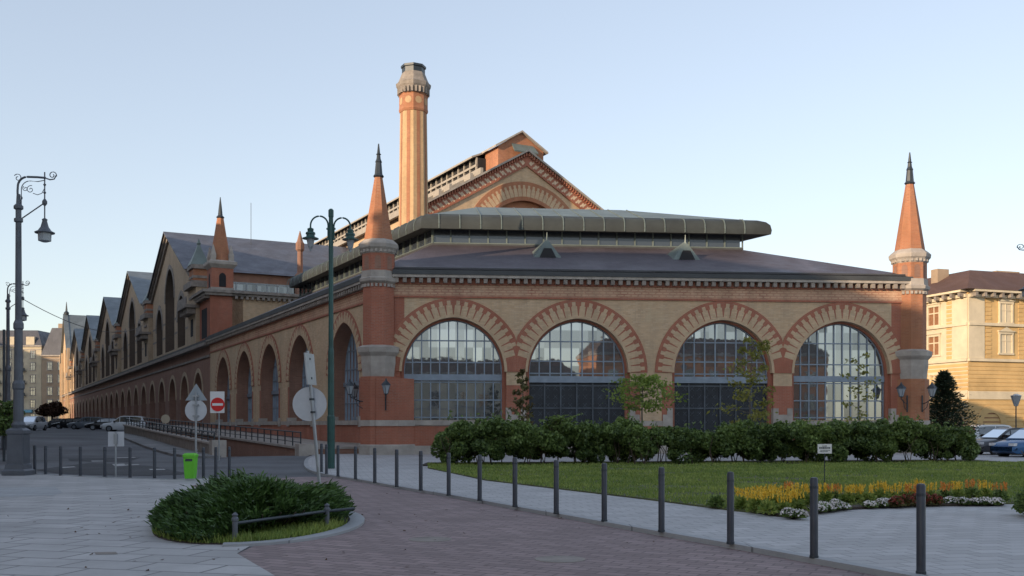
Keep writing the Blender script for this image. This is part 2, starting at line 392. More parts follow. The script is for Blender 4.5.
def mat_pave(name, c, bw, rh, ang, mortar=.01, var=.14, mcol=.5, stain=.25, offset=.5, rough=.75):
    m, t, b = new_mat(name); g = nn(t, 'ShaderNodeNewGeometry')
    mp = nn(t, 'ShaderNodeMapping'); mp.inputs['Rotation'].default_value = (0, 0, R(ang)); t.links.new(g.outputs['Position'], mp.inputs[0])
    br = nn(t, 'ShaderNodeTexBrick'); br.offset = offset; br.inputs['Scale'].default_value = 1; br.inputs['Brick Width'].default_value = bw; br.inputs['Row Height'].default_value = rh
    br.inputs['Mortar Size'].default_value = mortar; br.inputs['Mortar Smooth'].default_value = .4
    br.inputs['Color1'].default_value = c4(tuple(x*(1+var) for x in c)); br.inputs['Color2'].default_value = c4(tuple(x*(1-var) for x in c)); br.inputs['Mortar'].default_value = c4(tuple(x*mcol for x in c))
    t.links.new(mp.outputs[0], br.inputs['Vector'])
    n1 = ramp(t, noise(t, g.outputs['Position'], .55, 7, .65), .38, .72)
    n2 = ramp(t, noise(t, g.outputs['Position'], 9, 5, .7), .4, .75)
    f = nn(t, 'ShaderNodeMath', operation='MULTIPLY'); t.links.new(n1, f.inputs[0]); f.inputs[1].default_value = stain*1.6
    col = mixc(t, f.outputs[0], br.outputs['Color'], tuple(x*.6 for x in c))
    f2 = nn(t, 'ShaderNodeMath', operation='MULTIPLY'); t.links.new(n2, f2.inputs[0]); f2.inputs[1].default_value = .35
    col = mixc(t, f2.outputs[0], col, tuple(x*.7 for x in c))
    t.links.new(col, b.inputs['Base Color']); b.inputs['Roughness'].default_value = rough
    ad = nn(t, 'ShaderNodeMath', operation='MULTIPLY_ADD'); t.links.new(n2, ad.inputs[0]); ad.inputs[1].default_value = .15
    inv = nn(t, 'ShaderNodeMath', operation='SUBTRACT'); inv.inputs[0].default_value = 1; t.links.new(br.outputs['Fac'], inv.inputs[1]); t.links.new(inv.outputs[0], ad.inputs[2])
    bp = nn(t, 'ShaderNodeBump'); bp.inputs['Strength'].default_value = .6; bp.inputs['Distance'].default_value = .008
    t.links.new(ad.outputs[0], bp.inputs['Height']); t.links.new(bp.outputs[0], b.inputs['Normal'])
    return m
M['asphalt'] = mat_ground('asphalt', (.13,.135,.145), .22, .5, patch=.4)
M['asphalt_new'] = mat_ground('asphalt_patch', (.05,.052,.058), .5, .4)
M['concrete'] = mat_ground('concrete_strip', (.20,.20,.20), .6, .3)
M['pave'] = mat_pave('grey_stone_slabs', (.44,.43,.425), .9, .6, 14, .024, .14, .35, .45)
M['pave2'] = mat_pave('sidewalk_pavers', (.45,.445,.445), .42, .28, -11, .012, .12, .5, .35)
M['brickroad'] = mat_pave('brown_road_pavers', (.27,.20,.195), .34, .17, 28, .014, .22, .5, .35)
M['paver_light'] = mat_pave('pale_slabs', (.36,.37,.38), .9, .45, 0, .012, .08)
M['kerb'] = mat_pave('kerb_granite', (.34,.35,.36), 1.2, 30, 0, .012, .06)
M['lawn'] = mat_ground('lawn_soil', (.09,.10,.035), .6, .5)
M['paint'] = mat_ground('worn_road_paint', (.42,.42,.42), 1.5, .6)
ts = [-900,-400,-200,-100,-60,-30,-10,0,2,4,7,12,18,24,31,38,50,60,80,100,120,160,240,400,900,3500]
qs = [-3500,-900,-300,-120,-60,-30,-15,-8,-3.9,0,15,30,60,120,300,900,3500]
gm = MB()
for a, b in zip(ts, ts[1:]):
    for c_, d_ in zip(qs, qs[1:]):
        if a >= 2 and b <= 38 and c_ >= -8 and d_ <= -3.9: continue
        gm.face([(*tq(a,d_), rise(a)), (*tq(b,d_), rise(b)), (*tq(b,c_), rise(b)), (*tq(a,c_), rise(a))][::-1])
tag(gm.build('ground', M['asphalt']), kind='structure')
def sheet(name, pts, z, mat, h=0, kind='structure'):
    m = MB(); m.face([(x, y, z) for x, y in pts])
    if h:
        for a, b in zip(pts, pts[1:]+pts[:1]): m.face([(*a, z-h), (*b, z-h), (*b, z), (*a, z)])
    o = m.build(name, mat); tag(o, kind=kind); return o
def strip(name, line, width, z0, z1, mat):   # kerb strip along a line, width to its left side
    m = MB(); L = [Vector((*p, 0)) for p in line]; off = []
    for i, p in enumerate(L):
        d = (L[min(i+1, len(L)-1)]-L[max(i-1, 0)]).normalized(); off.append(p+Vector((-d.y, d.x, 0))*width)
    for i in range(len(L)-1):
        a, b, c_, d_ = L[i], L[i+1], off[i+1], off[i]
        m.hexa([(a.x,a.y,z0),(b.x,b.y,z0),(c_.x,c_.y,z0),(d_.x,d_.y,z0),(a.x,a.y,z1),(b.x,b.y,z1),(c_.x,c_.y,z1),(d_.x,d_.y,z1)])
    o = m.build(name, mat); tag(o, kind='structure'); return o
def smooth_line(pts, k=6):
    out = []
    P = [pts[0]]+list(pts)+[pts[-1]]
    for i in range(1, len(P)-2):
        for j in range(k):
            t = j/k; q = []
            for c_ in (0, 1):
                p0, p1, p2, p3 = P[i-1][c_], P[i][c_], P[i+1][c_], P[i+2][c_]
                q.append(.5*((2*p1)+(-p0+p2)*t+(2*p0-5*p1+4*p2-p3)*t*t+(-p0+3*p1-3*p2+p3)*t**3))
            out.append(tuple(q))
    return out+[pts[-1]]
SWZ = .07
kl = smooth_line([G(*p) for p in ((313,456.5),(306,460),(304,466),(309,471.5),(326,476.5),(362,482.5),(400,489.5),(450,498),(514,510),(575,521),(640,533),(730,549),(840,569.5),(960,592))])
kl = kl+[(6.3, 8.6), (7.6, 5.0), (9.5, -2)]
# brown paver roadway
road = [G(190,481), G(262,479), G(306,477)]+[p for p in kl if p[1] < 31]+[(-1.0,-3), G(275,577), G(237,554.5), (-3.4, 16.5), G(190,486)]
sheet('brick_road', road, .008, M['brickroad'])
# left pavement
pl = [(-60, 31.6), G(34,474.8), G(105,478.3), G(165,480.2), G(236,478.5), G(250,481), G(190,486), (-3.6,16.3), G(237,554.5), G(275,577), (-1.0,-3), (-30,-20), (-60,-20)]
sheet('pavement', pl, .014, M['pave'])
sheet('pavement_pale_patch', [G(-30,498.5), G(52,496.5), G(63,493.5), G(55,487.5), G(-30,488.5)], .018, M['paver_light'])
sheet('pavement_manhole', [G(96,556), G(118,555.5), G(116,553.2), G(94,553.5)], .018, M['stone_dark'])
strip('pavement_kerb', [G(34,474.8), G(105,478.3), G(165,480.2), G(236,478.5)], .18, 0, .03, M['kerb'])
# right sidewalk
sw = kl+[(60, -2), (60, 75), FR(31,0,0)[:2], FR(0,0,0)[:2], tq(2,-.2), tq(2,-3.7)]
sheet('sidewalk', sw, SWZ, M['pave2'])
strip('sidewalk_kerb', kl, .16, -.02, SWZ+.005, M['kerb'])
# street paint and patches
def mark(name, pts, z, mat): sheet(name, [G(*p) for p in pts], z, mat)
mark('road_patch', [(60,452),(120,449),(150,455),(128,462),(70,461)], .012, M['asphalt_new'])
mark('road_patch', [(36,470),(90,463),(150,466),(190,474),(150,476),(60,474)], .012, M['asphalt_new'])
mark('concrete_strip', [(80,446),(98,446),(105,452),(100,457),(84,453)], .016, M['concrete'])
for k, q in enumerate((((63,468.4),(76,467.6),(74,466.8),(61,467.4)), ((92,462),(106,461.6),(104,460.9),(91,461.1)), ((118,458.5),(136,458),(134,457.3),(116,457.6)),
        ((126,466),(140,465.3),(138,464.5),(124,465.1)), ((112,464.6),(124,464),(127,466.2),(115,466.8)), ((60,445.6),(74,445.3),(73,444.8),(59,445)), ((150,470.4),(166,470.2),(164,469.3),(149,469.5)))):
    mark('road_marking', q, .018, M['paint'])
# ---- ramp down beside the hall
rm = MB()
rm.face([(*tq(2,-8),0.0), (*tq(2,-3.9),0.0), (*tq(38,-3.9),-3.4), (*tq(38,-8),-3.4)])
tag(rm.build('ramp_road', M['asphalt']), kind='structure')
def ptop(t): return .45+.0195*(t-2)
m_ = MB(); m_.face([(*tq(38,-8),-3.5),(*tq(38,-3.9),-3.5),(*tq(38,-3.9),rise(38)),(*tq(38,-8),rise(38))]); tag(m_.build('ramp_end_wall', M['stone_dark']), kind='structure')
rw = MB()
def sl(t0,t1,q0,q1,zb0,zb1,zt0,zt1,mi,mbb):
    a,b,c_,d_ = tq(t0,q0),tq(t1,q0),tq(t1,q1),tq(t0,q1)
    mbb.hexa([(*a,zb0),(*b,zb1),(*c_,zb1),(*d_,zb0),(*a,zt0),(*b,zt1),(*c_,zt1),(*d_,zt0)], mi)
pf = empty('loading_platform', (*tq(2,-2), 0), 'sloping platform of dark red brick with railing beside the market hall side wall', 'ramp platform')
sl(2,60,-3.9,-.05,-.2,-5.8,ptop(2)-.12,ptop(60)-.12,0,rw); rw.build('brick_base', M['brown'], pf)
rw = MB(); sl(1.95,60,-4.0,-.04,ptop(2)-.115,ptop(60)-.115,ptop(2),ptop(60),0,rw); sl(1.2,2.0,-4.2,-3.3,0,0,.62,.62,0,rw); rw.build('coping', M['stone'], pf)
def railing(q, t0, t1, zf, h, parent, st=1.55):
    r = MB(); n = int((t1-t0)/st)
    for k in range(n+1):
        t = t0+(t1-t0)*k/n; x, y = tq(t, q); r.tube([(x,y,zf(t)), (x,y,zf(t)+h)], .035, 6)
    for hh in (h, h*.62, h*.3): r.tube([(*tq(t0,q), zf(t0)+hh), (*tq(t1,q), zf(t1)+hh)], .035 if hh == h else .022, 6)
    r.build('railing', M['iron'], parent)
railing(-3.75, 2.5, 60, ptop, .75, pf)
nw = empty('ramp_wall', (*tq(2,-8.2), 0), 'grey stone retaining wall with low dark railing along the street side of the ramp', 'retaining wall')
rw = MB()
def wtop(t): return .60+.0262*(t-2)
sl(2,38,-8.35,-8,-.3,-3.7,wtop(2),wtop(38),0,rw); rw.build('wall', M['stone_dark'], nw)
rw = MB(); sl(1.6,38.2,-8.42,-7.94,wtop(2),wtop(38),wtop(2)+.1,wtop(38)+.1,0,rw); sl(1.2,1.9,-8.55,-7.85,0,0,.85,.85,0,rw); rw.build('coping', M['stone'], nw)
railing(-8.18, 2.5, 38, lambda t: wtop(t)+.1, .5, nw)
rk = [tq(0,-8.6), tq(.5,-9.6), tq(4,-10), tq(8,-10.0), tq(14,-10), tq(20,-9.9), tq(26,-9.8), tq(32,-9.6), tq(38,-9.4)]
o = MB()
for a, b in zip(rk, rk[1:]):
    ta, tb = to_tq(*a)[0], to_tq(*b)[0]; a2, b2 = tq(ta,-8.36), tq(tb,-8.36)
    o.hexa([(*a,rise(ta)-.05),(*b,rise(tb)-.05),(*b2,rise(tb)-.05),(*a2,rise(ta)-.05),(*a,rise(ta)+.12),(*b,rise(tb)+.12),(*b2,rise(tb)+.12),(*a2,rise(ta)+.12)])
tag(o.build('ramp_footpath', M['concrete']), kind='structure')
# ================================================================== MARKET HALL
HALL = empty('market_hall', (C[0], C[1], 0), 'long red and yellow brick market hall with arched windows, corner spires and a tall chimney', 'market hall')
Zs = 4.40; EA = .15; AO = 2.78
FOPS = [(3.55, AO, EA, Zs, 1.82), (10.15, AO, EA, Zs, SWZ), (18.0, AO, EA, Zs, SWZ), (24.6, AO, EA, Zs, 1.82)]
FL = 28.4
def fmat(s, z):
    if z < .52: return 2
    if z < 1.55: return 1
    if z < 1.82: return 2
    edge = min(abs(s-c) for c, *_ in FOPS)
    if s < 1.0 or s > FL-1.0: return 1
    if z < 3.7 and (edge < 3.35): return 1
    if z < 3.7 and 13 < s < 15: return 0
    return 0
fmat.breaks = [1.0, FL-1.0, 13.5, 14.6]
for c_, *_ in FOPS: fmat.breaks += [c_-3.35, c_+3.35]
m = MB(); arch_wall(m, FR, .4, FL, 0, 8.35, FOPS, (.52, 1.55, 1.82, 3.7), fmat, .3, 1)
m.build('front_wall', [M['tan'], M['red'], M['stone']], HALL)
rings = [(3.3,3.3),(3.3,4.2),(4.2,3.3),(3.3,3.3)]
for (c_, a, e, zs, zb), lim in zip(FOPS, rings):
    m = MB(); arch_ring(m, FR, c_, zs, a, 3.72, e, 0, .05, 0, lim); 
    ro = m.build('arch_ring', M['red'], HALL)
    m = MB(); voussoirs(m, FR, c_, zs, a, 3.72, e, .05, 13, lim); m.build('voussoir_pattern', M['tan'], ro)
    m = MB(); arch_ring(m, FR, c_, zs, a-.09, a+.04, e, -.28, .08, 0); m.build('arch_moulding', M['tan'], ro)
    m = MB(); arch_ring(m, FR, c_, zs, 2.58, AO, e, -.62, -.29, zs-max(zb,.3), mi=0); m.build('inner_arch', M['red'], HALL)
# stone quoin blocks beside the openings, sills
m = MB()
for c_, a, e, zs, zb in FOPS:
    for sg in (-1, 1):
        x0 = c_+sg*(a-.02); x1 = c_+sg*(a+.52)
        m.fbox(FR, min(x0,x1), max(x0,x1), -.28, .05, .5, 2.15)
        x1 = c_+sg*(a+.28); m.fbox(FR, min(x0,x1)+.0, max(x0,x1), -.27, .045, 2.152, 2.5)
m.fbox(FR, .3, FL, .0, .16, 0, .5)
for i in (0, 3): m.fbox(FR, FOPS[i][0]-AO-.1, FOPS[i][0]+AO+.1, -.3, .10, 1.60, 1.84)
m.build('stone_trim', M['stone'], HALL)
for i in (0, 3):
    c_ = FOPS[i][0]
    make_window(FR, c_, -.5, 1.86, Zs, 2.6, EA, 11, [2.0, 2.92, 3.86, 4.9, 6.05], HALL, M['steelblue'], M['darkglass'], (3.95, 4.27), bar=.065)
for i in (1, 2):
    c_ = FOPS[i][0]
    make_window(FR, c_, -.5, 3.9, Zs, 2.6, EA, 9, [4.35, 5.0, 6.05], HALL, M['steelblue'], M['darkglass'], (3.86, 4.2), bar=.065)
    g = MB(); g.fbox(FR, c_-2.6, c_+2.6, -.62, -.56, .08, 3.86)
    go = g.build('gate', M['gate'], HALL)
    g = MB()
    for k in range(7): g.fbox(FR, c_-2.6+k*.8667-.04, c_-2.6+k*.8667+.04, -.555, -.49, .08, 3.86)
    for z in (.25, 1.2, 2.5, 3.7): g.fbox(FR, c_-2.6, c_+2.6, -.556, -.50, z-.04, z+.04)
    for k in range(13):
        for z in np.arange(.3, 3.6, .45):
            x = c_-2.45+k*.4; g.hexa([FR(x-.012,-.555,z),FR(x+.012,-.555,z),FR(x+.012,-.53,z),FR(x-.012,-.53,z),FR(x+.188,-.555,z+.22),FR(x+.212,-.555,z+.22),FR(x+.212,-.53,z+.22),FR(x+.188,-.53,z+.22)])
            g.hexa([FR(x+.188,-.552,z),FR(x+.212,-.552,z),FR(x+.212,-.532,z),FR(x+.188,-.532,z),FR(x-.012,-.552,z+.22),FR(x+.012,-.552,z+.22),FR(x+.012,-.532,z+.22),FR(x-.012,-.532,z+.22)])
    g.build('lattice', M['lattice'], go)
# cornice, front and side
def cornice(fr, s0, s1, first, sc=1.0, dstep=.42):
    m = MB(); m.fbox(fr, s0, s1, -.3, .03, 8.35, 8.92)
    co = m.build('patterned_band', M['pattern'], HALL)
    m = MB(); m.fbox(fr, s0, s1, 0, .075, 8.24, 8.345); m.fbox(fr, s0, s1, -.2, .09, 8.925, 9.0)
    m.fbox(fr, s0, s1, -.2, .06, 9.0, 9.258)
    m.build('string_course', M['red'], HALL)
    m = MB(); k = s0+.1
    while k < s1-.2: m.fbox(fr, k, k+.2, .0, .36, 9.0, 9.258); k += dstep
    m.build('dentils', M['stone_dark'], HALL, )
    m = MB(); m.fbox(fr, s0, s1, -.3, .42, 9.26, 9.40); m.build('cornice', M['stone'], HALL)
    m = MB(); m.fbox(fr, s0, s1, -.4, .46, 9.403, 9.64); m.fbox(fr, s0, s1, -.5, .22, 9.642, 9.8); m.build('gutter', M['zinc'], HALL)
cornice(FR, .4, FL, True)
# side wall of the annex
SOPS = [(c_, 2.6, .35, 4.6, 1.85) for c_ in (6.7, 15.9, 23.9, 31.9, 39.9)]
def smat(s, z):
    if z < .6: return 2
    if z < 1.6: return 1
    if z < 1.85: return 2
    if s < 2.2: return 1
    edge = min(abs(s-o[0]) for o in SOPS)
    if z < 4.2 and edge < 3.0: return 1
    return 0
smat.breaks = [2.2]
for o in SOPS: smat.breaks += [o[0]-3.0, o[0]+3.0]
m = MB(); arch_wall(m, SD, .4, 45.6, 0, 8.35, SOPS, (.6, 1.6, 1.85, 4.2), smat, 1.0, 3)
m.build('side_wall', [M['tan'], M['red'], M['stone'], M['brown']], HALL)  # brown in the reveals stands in for the shade of deep openings
for c_, a, e, zs, zb in SOPS:
    m = MB(); arch_ring(m, SD, c_, zs, a, a+.75, e, 0, .05, 0); ro = m.build('arch_ring', M['red'], HALL)
    m = MB(); voussoirs(m, SD, c_, zs, a, a+.75, e, .05, 11); m.build('voussoir_pattern', M['tan'], ro)
    make_window(SD, c_, -.95, 1.85, zs, a, e, 9, [2.9, 3.8, 4.9, 6.0], HALL, M['steelblue'], M['darkglass'], (3.9, 4.15))
    m = MB()
    for sg in (-1, 1):
        x0 = c_+sg*(a-.02); x1 = c_+sg*(a+.5); m.fbox(SD, min(x0,x1), max(x0,x1), -.5, .06, 1.5, 2.1)
    m.fbox(SD, c_-a, c_+a, -.9, .1, 1.6, 1.86); m.build('stone_trim', M['stone'], HALL)
cornice(SD, .4, 45.6, False)
# ---- annex roof and clerestory
def inter(p, d, q, e):
    den = d[0]*e[1]-d[1]*e[0]; t = ((q[0]-p[0])*e[1]-(q[1]-p[1])*e[0])/den; return (p[0]+d[0]*t, p[1]+d[1]*t)
CL = (GX(432, 60.2), 60.2); sR = 19.2
CR = (CL[0]+W[0]*sR, CL[1]+W[1]*sR)
ZC0 = 12.45
def par(off, back=29.0):
    nf = FR.n; nl = SD.n
    a = inter((CL[0]+nf[0]*off, CL[1]+nf[1]*off), W, (CL[0]+nl[0]*off, CL[1]+nl[1]*off), U)
    b = inter((CL[0]+nf[0]*off, CL[1]+nf[1]*off), W, (CR[0]-nl[0]*off, CR[1]-nl[1]*off), U)
    return [a, b, (b[0]+U[0]*(back), b[1]+U[1]*(back)), (a[0]+U[0]*back, a[1]+U[1]*back)]
Pb = par(0)
eL = FR(-.2,.3,0)[:2]; eR = FR(FL+.2,.3,0)[:2]; eB = SD(45.5,.3,0)[:2]
eRB = (eR[0]+U[0]*40, eR[1]+U[1]*40)
m = MB(); ze = 9.7
m.face([(*eL,ze),(*eR,ze),(*Pb[1],ZC0),(*Pb[0],ZC0)])
m.face([(*eL,ze),(*Pb[0],ZC0),(*Pb[3],ZC0),(*eB,ze)])
m.face([(*eR,ze),(*eRB,ze),(*Pb[2],ZC0),(*Pb[1],ZC0)])
m.build('annex_roof', M['roof'], HALL)
m = MB(); rr = [par(.02), par(.02)]
m.loft([[(*p,ZC0-.1) for p in rr[0]], [(*p,ZC0+.1) for p in rr[0]]], False)
m.build('clerestory_base', M['zinc'], HALL)
m = MB(); m.loft([[(*p,ZC0+.08) for p in par(-.1)], [(*p,ZC0+1.0) for p in par(-.1)]], False)
gl = m.build('clerestory_glazing', mat_glass('clerestory_glass', (.035,.045,.06), .0), HALL)
m = MB(); fc = frame(Pb[0], W, 1); fs = frame(Pb[0], U, -1)
k = 0
while k <= sR+.01: m.fbox(fc, k-.04, k+.04, -.12, -.02, ZC0+.08, ZC0+1.0); k += sR/17
k = 0
while k <= 29: m.fbox(fs, k-.04, k+.04, -.12, -.02, ZC0+.08, ZC0+1.0); k += 1.2
m.fbox(fc, 0, sR, -.12, -.01, ZC0+.07, ZC0+.16); m.fbox(fc, 0, sR, -.12, -.01, ZC0+1.0, ZC0+1.1)
m.fbox(fs, 0, 29, -.12, -.01, ZC0+.07, ZC0+.16)
m.build('glazing_bars', M['zincgreen'], gl)
cr = MB(); prof = [(-.3,13.45),(.6,13.26),(.97,13.25),(1.0,13.5),(.95,13.82),(.8,14.03),(.5,14.19),(0,14.3)]
rp = [[(*p, z) for p in par(o_)] for o_, z in prof]
cr.loft(rp, False)
M['zincdark'] = mat_plain('dark_weathered_zinc', (.035,.042,.042), .65, 0, .3, .7)
crr = cr.build('clerestory_roof', M['zincdark'], HALL, smooth=True)
m = MB(); rp2 = [[(*p, z) for p in par(o_)] for o_, z in ((.02,14.31),(-4.5,15.75))]
m.loft(rp2, True); m.build('clerestory_top', M['zincgreen'], crr)
m = MB()
for fc_, LL in ((frame(CL, W, 1), sR), (frame(CL, U, -1), 29)):
    k = .4
    while k < LL:
        for (o0,z0),(o1,z1) in zip(prof[2:], prof[3:]): 
            m.hexa([fc_(k-.03,o0,z0),fc_(k+.03,o0,z0),fc_(k+.03,o1,z1),fc_(k-.03,o1,z1),fc_(k-.03,o0+.05,z0+.02),fc_(k+.03,o0+.05,z0+.02),fc_(k+.03,o1+.03,z1+.05),fc_(k-.03,o1+.03,z1+.05)])
        if 2.5 < k < LL-5.5 and fc_.n == FR.n: m.hexa([fc_(k-.03,0,14.32),fc_(k+.03,0,14.32),fc_(k+.03,-4.4,15.7),fc_(k-.03,-4.4,15.7),fc_(k-.03,0,14.38),fc_(k+.03,0,14.38),fc_(k+.03,-4.4,15.76),fc_(k-.03,-4.4,15.76)])
        k += .62*2
m.build('roof_seam', M['zincgreen'], crr)
# triangular roof vents
for px_ in (554, 691):
    Yv = 57.0+(px_-554)*.009; xx = GX(px_, Yv); s_ = (xx-C[0])/W[0]
    n_ = -4.2; zb_ = 11.15; q = MB()
    A, B, T_, Bk = FR(s_-.9,n_+.3,zb_-.2), FR(s_+.9,n_+.3,zb_-.2), FR(s_,n_-.1,zb_+1.1), FR(s_,n_-1.6,zb_+.5)
    q.face([A,B,T_]); q.face([B, FR(s_+.8,n_-2,zb_+.5), T_]); q.face([A, T_, FR(s_-.8,n_-2,zb_+.5)]); q.face([T_, FR(s_+.8,n_-2,zb_+.5), FR(s_-.8,n_-2,zb_+.5)])
    q.fbox(FR, s_-.95, s_+.95, n_+.2, n_+.38, zb_-.3, zb_-.15)
    q.tube([FR(s_,n_-.1,zb_+.9), FR(s_,n_-.1,zb_+1.45)], [.06,.02], 6)
    vo = q.build('roof_vent', M['zincgreen'], HALL)
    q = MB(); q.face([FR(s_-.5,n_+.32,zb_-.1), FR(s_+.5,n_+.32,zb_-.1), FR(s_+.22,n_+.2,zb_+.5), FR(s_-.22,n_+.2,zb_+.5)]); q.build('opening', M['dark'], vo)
# ---- corner turrets of the annex
def turret(cx, cy, name, zt, lower=True, matb='red', console_dir=None):
    m = MB(); rot = math.atan2(W[1], W[0])+math.pi/8
    if lower: m.ngon(cx, cy, [(.92,0),(.92,4.1)], 8, rot)
    m.ngon(cx, cy, [(.79,5.7),(.79,8.95)], 8, rot)
    m.ngon(cx, cy, [(.82,9.5),(.82,10.5)], 8, rot)
    t = m.build(name, M[matb], HALL)
    m = MB(); m.ngon(cx, cy, [(1.0,0),(1.0,.55),(.95,.6)], 8, rot); m.build('plinth', M['stone'], t)
    m = MB(); m.ngon(cx, cy, [(.97,1.55),(.97,1.85)], 8, rot); m.build('plinth_band', M['stone'], t)
    m = MB(); m.ngon(cx, cy, [(.62,3.7),(.80,4.0),(.84,4.5),(.88,4.8),(.88,5.15),(1.05,5.35),(1.08,5.6),(.8,5.72)], 8, rot); m.build('console', M['stone'], t); m = MB()
    m.ngon(cx, cy, [(.80,8.9),(.95,9.0),(.97,9.15),(.88,9.22),(.86,9.56)], 8, rot); m.build('stone_band', M['stone'], t); m = MB()
    m.ngon(cx, cy, [(.83,10.45),(.9,10.62),(1.0,10.74),(1.02,10.92),(.9,11.05),(.70,11.22)], 8, rot)
    for z_, r_, h_ in ((8.72,.86,.16),(10.5,.92,.15)):
        for k in range(24):
            a = 2*math.pi*k/24; x, y = cx+r_*.98*math.cos(a), cy+r_*.98*math.sin(a); m.box(x-.06,x+.06,y-.06,y+.06,z_,z_+h_)
    m.build('cornice', M['stone'], t)
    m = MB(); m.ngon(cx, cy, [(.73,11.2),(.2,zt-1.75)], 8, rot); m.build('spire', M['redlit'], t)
    m = MB(); m.ngon(cx, cy, [(.2,zt-1.78),(.27,zt-1.7),(.2,zt-1.6),(.15,zt-1.0),(.17,zt-.95),(.11,zt-.8),(.03,zt)], 8, rot)
    m.ngon(cx, cy, [(.04,zt-.62),(.13,zt-.55),(.04,zt-.48)], 8, rot); m.build('finial', M['iron'], t)
    m = MB()
    for k in range(8):
        a = rot+math.pi/8+2*math.pi*k/8; d = (math.cos(a), math.sin(a)); f = frame((cx+d[0]*.82, cy+d[1]*.82), (-d[1], d[0]), 1)
        pts = [(.16,9.62)]+arc(.16,.03,10.15,0,5)+[(-.16,9.62)]; m.face([f(p[0],.012,p[1]) for p in pts])
    m.build('niche', M['brown'], t)  # flat faces in darker brick, painting the shade of a recess
    return t
turret(C[0]-.35, C[1]+.1, 'corner_tower', 16.25)
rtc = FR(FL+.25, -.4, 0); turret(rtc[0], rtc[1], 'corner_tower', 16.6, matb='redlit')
# wall pier behind the corner console
m = MB()
for a, b in ((-1.3,1.3),): m.ngon(C[0]+.1, C[1]+.5, [(1.35,0),(1.35,4.0)], 8, math.atan2(W[1], W[0])+math.pi/8)
m.build('corner_pier', M['red'], HALL)
m = MB(); m.ngon(C[0]+.1, C[1]+.5, [(1.42,0),(1.42,.55),(1.37,.6)], 8, math.atan2(W[1], W[0])+math.pi/8); m.ngon(C[0]+.1, C[1]+.5, [(1.41,1.55),(1.41,1.85)], 8, math.atan2(W[1], W[0])+math.pi/8); m.build('pier_trim', M['stone'], HALL)
# wall lanterns
def wall_lamp(p, d):
    m = MB(); x, y, z = p; e = (x+d[0]*.75, y+d[1]*.75)
    m.tube([(x,y,z-.35),(x+d[0]*.3,y+d[1]*.3,z-.3),(e[0],e[1],z-.1),(e[0],e[1],z)], .025, 6); m.tube([(x,y,z-.8),(x,y,z+.1)], .04, 6)
    m.tube([(x,y,z-.75),(x+d[0]*.35,y+d[1]*.35,z-.55),(x+d[0]*.5,y+d[1]*.5,z-.18)], .018, 6)
    m.ngon(e[0], e[1], [(.05,z-.02),(.1,z+.03)], 6); m.ngon(e[0], e[1], [(.24,z+.45),(.18,z+.55),(.06,z+.68),(.02,z+.8)], 6)
    for k in range(6):
        a = math.pi/6+k*math.pi/3; m.tube([(e[0]+.1*math.cos(a),e[1]+.1*math.sin(a),z), (e[0]+.22*math.cos(a),e[1]+.22*math.sin(a),z+.46)], .012, 4)
    L = m.build('wall_lantern', M['iron'], HALL)
    g = MB(); g.ngon(e[0], e[1], [(.09,z+.03),(.2,z+.45)], 6); g.build('lantern_glass', mat_lglass, L)
mat_lglass = mat_plain('lantern_glass', (.30,.33,.36), .15, 0, .1, 3)
p = (C[0]-1.0, C[1]-.45); wall_lamp((p[0], p[1], 3.15), (-.95,-.3)); wall_lamp((C[0]+.15, C[1]-.95, 3.15), (.15,-.98))
wall_lamp((rtc[0]+.3, rtc[1]-.95, 3.1), (.3,-.95)); wall_lamp((rtc[0]-.5, rtc[1]-.9, 3.1), (-.7,-.7)); wall_lamp((*SD(2.6,.02,0)[:2], 3.1), SD.n)
# ---- long hall: side facade
T0 = 45.6; T1 = 247
APX = [68.5, 101, 133, 165, 196]
AHW = 12.6
AOPS = [(51.5+7.55*k, 2.25, .2, 4.3, 1.2) for k in range(26)]
m = MB(); arch_wall(m, SD, T0, T1, 0, 9.0, AOPS, (1.2,), None, .9, 0); m.build('arcade_wall', [M['brown']], HALL)
for k, (c_, a, e, zs, zb) in enumerate(AOPS):
    if k < 10: make_window(SD, c_, -.85, zb, zs, a, e, 4, [3.0, 4.4], HALL, M['steelblue'], M['glass2'], bar=.09)
    else: make_window(SD, c_, -.85, zb, zs, a, e, 2, [4.4], HALL, M['steelblue'], M['glass2'], bar=.1)
m = MB()
for o in AOPS:
    arch_ring(m, SD, o[0], o[3], o[1], o[1]+.4, o[2], 0, .05, 0, N=8)
m.build('arcade_rings', M['tan2'], HALL)
m = MB(); m.fbox(SD, T0, T1, -.3, .12, 7.9, 8.1); m.fbox(SD, T0, T1, -.3, .55, 8.95, 9.25); m.fbox(SD, T0, T1, -.3, .12, 0, 1.0)
k = T0+.3
m.build('hall_string_course', M['stone_dark'], HALL)
m = MB(); m.fbox(SD, T0, T1, -.6, .42, 9.253, 9.5); m.build('hall_ledge', M['zinc'], HALL)
ZE = 17.6; ZA = 23.3; SL = (ZA-ZE)/AHW
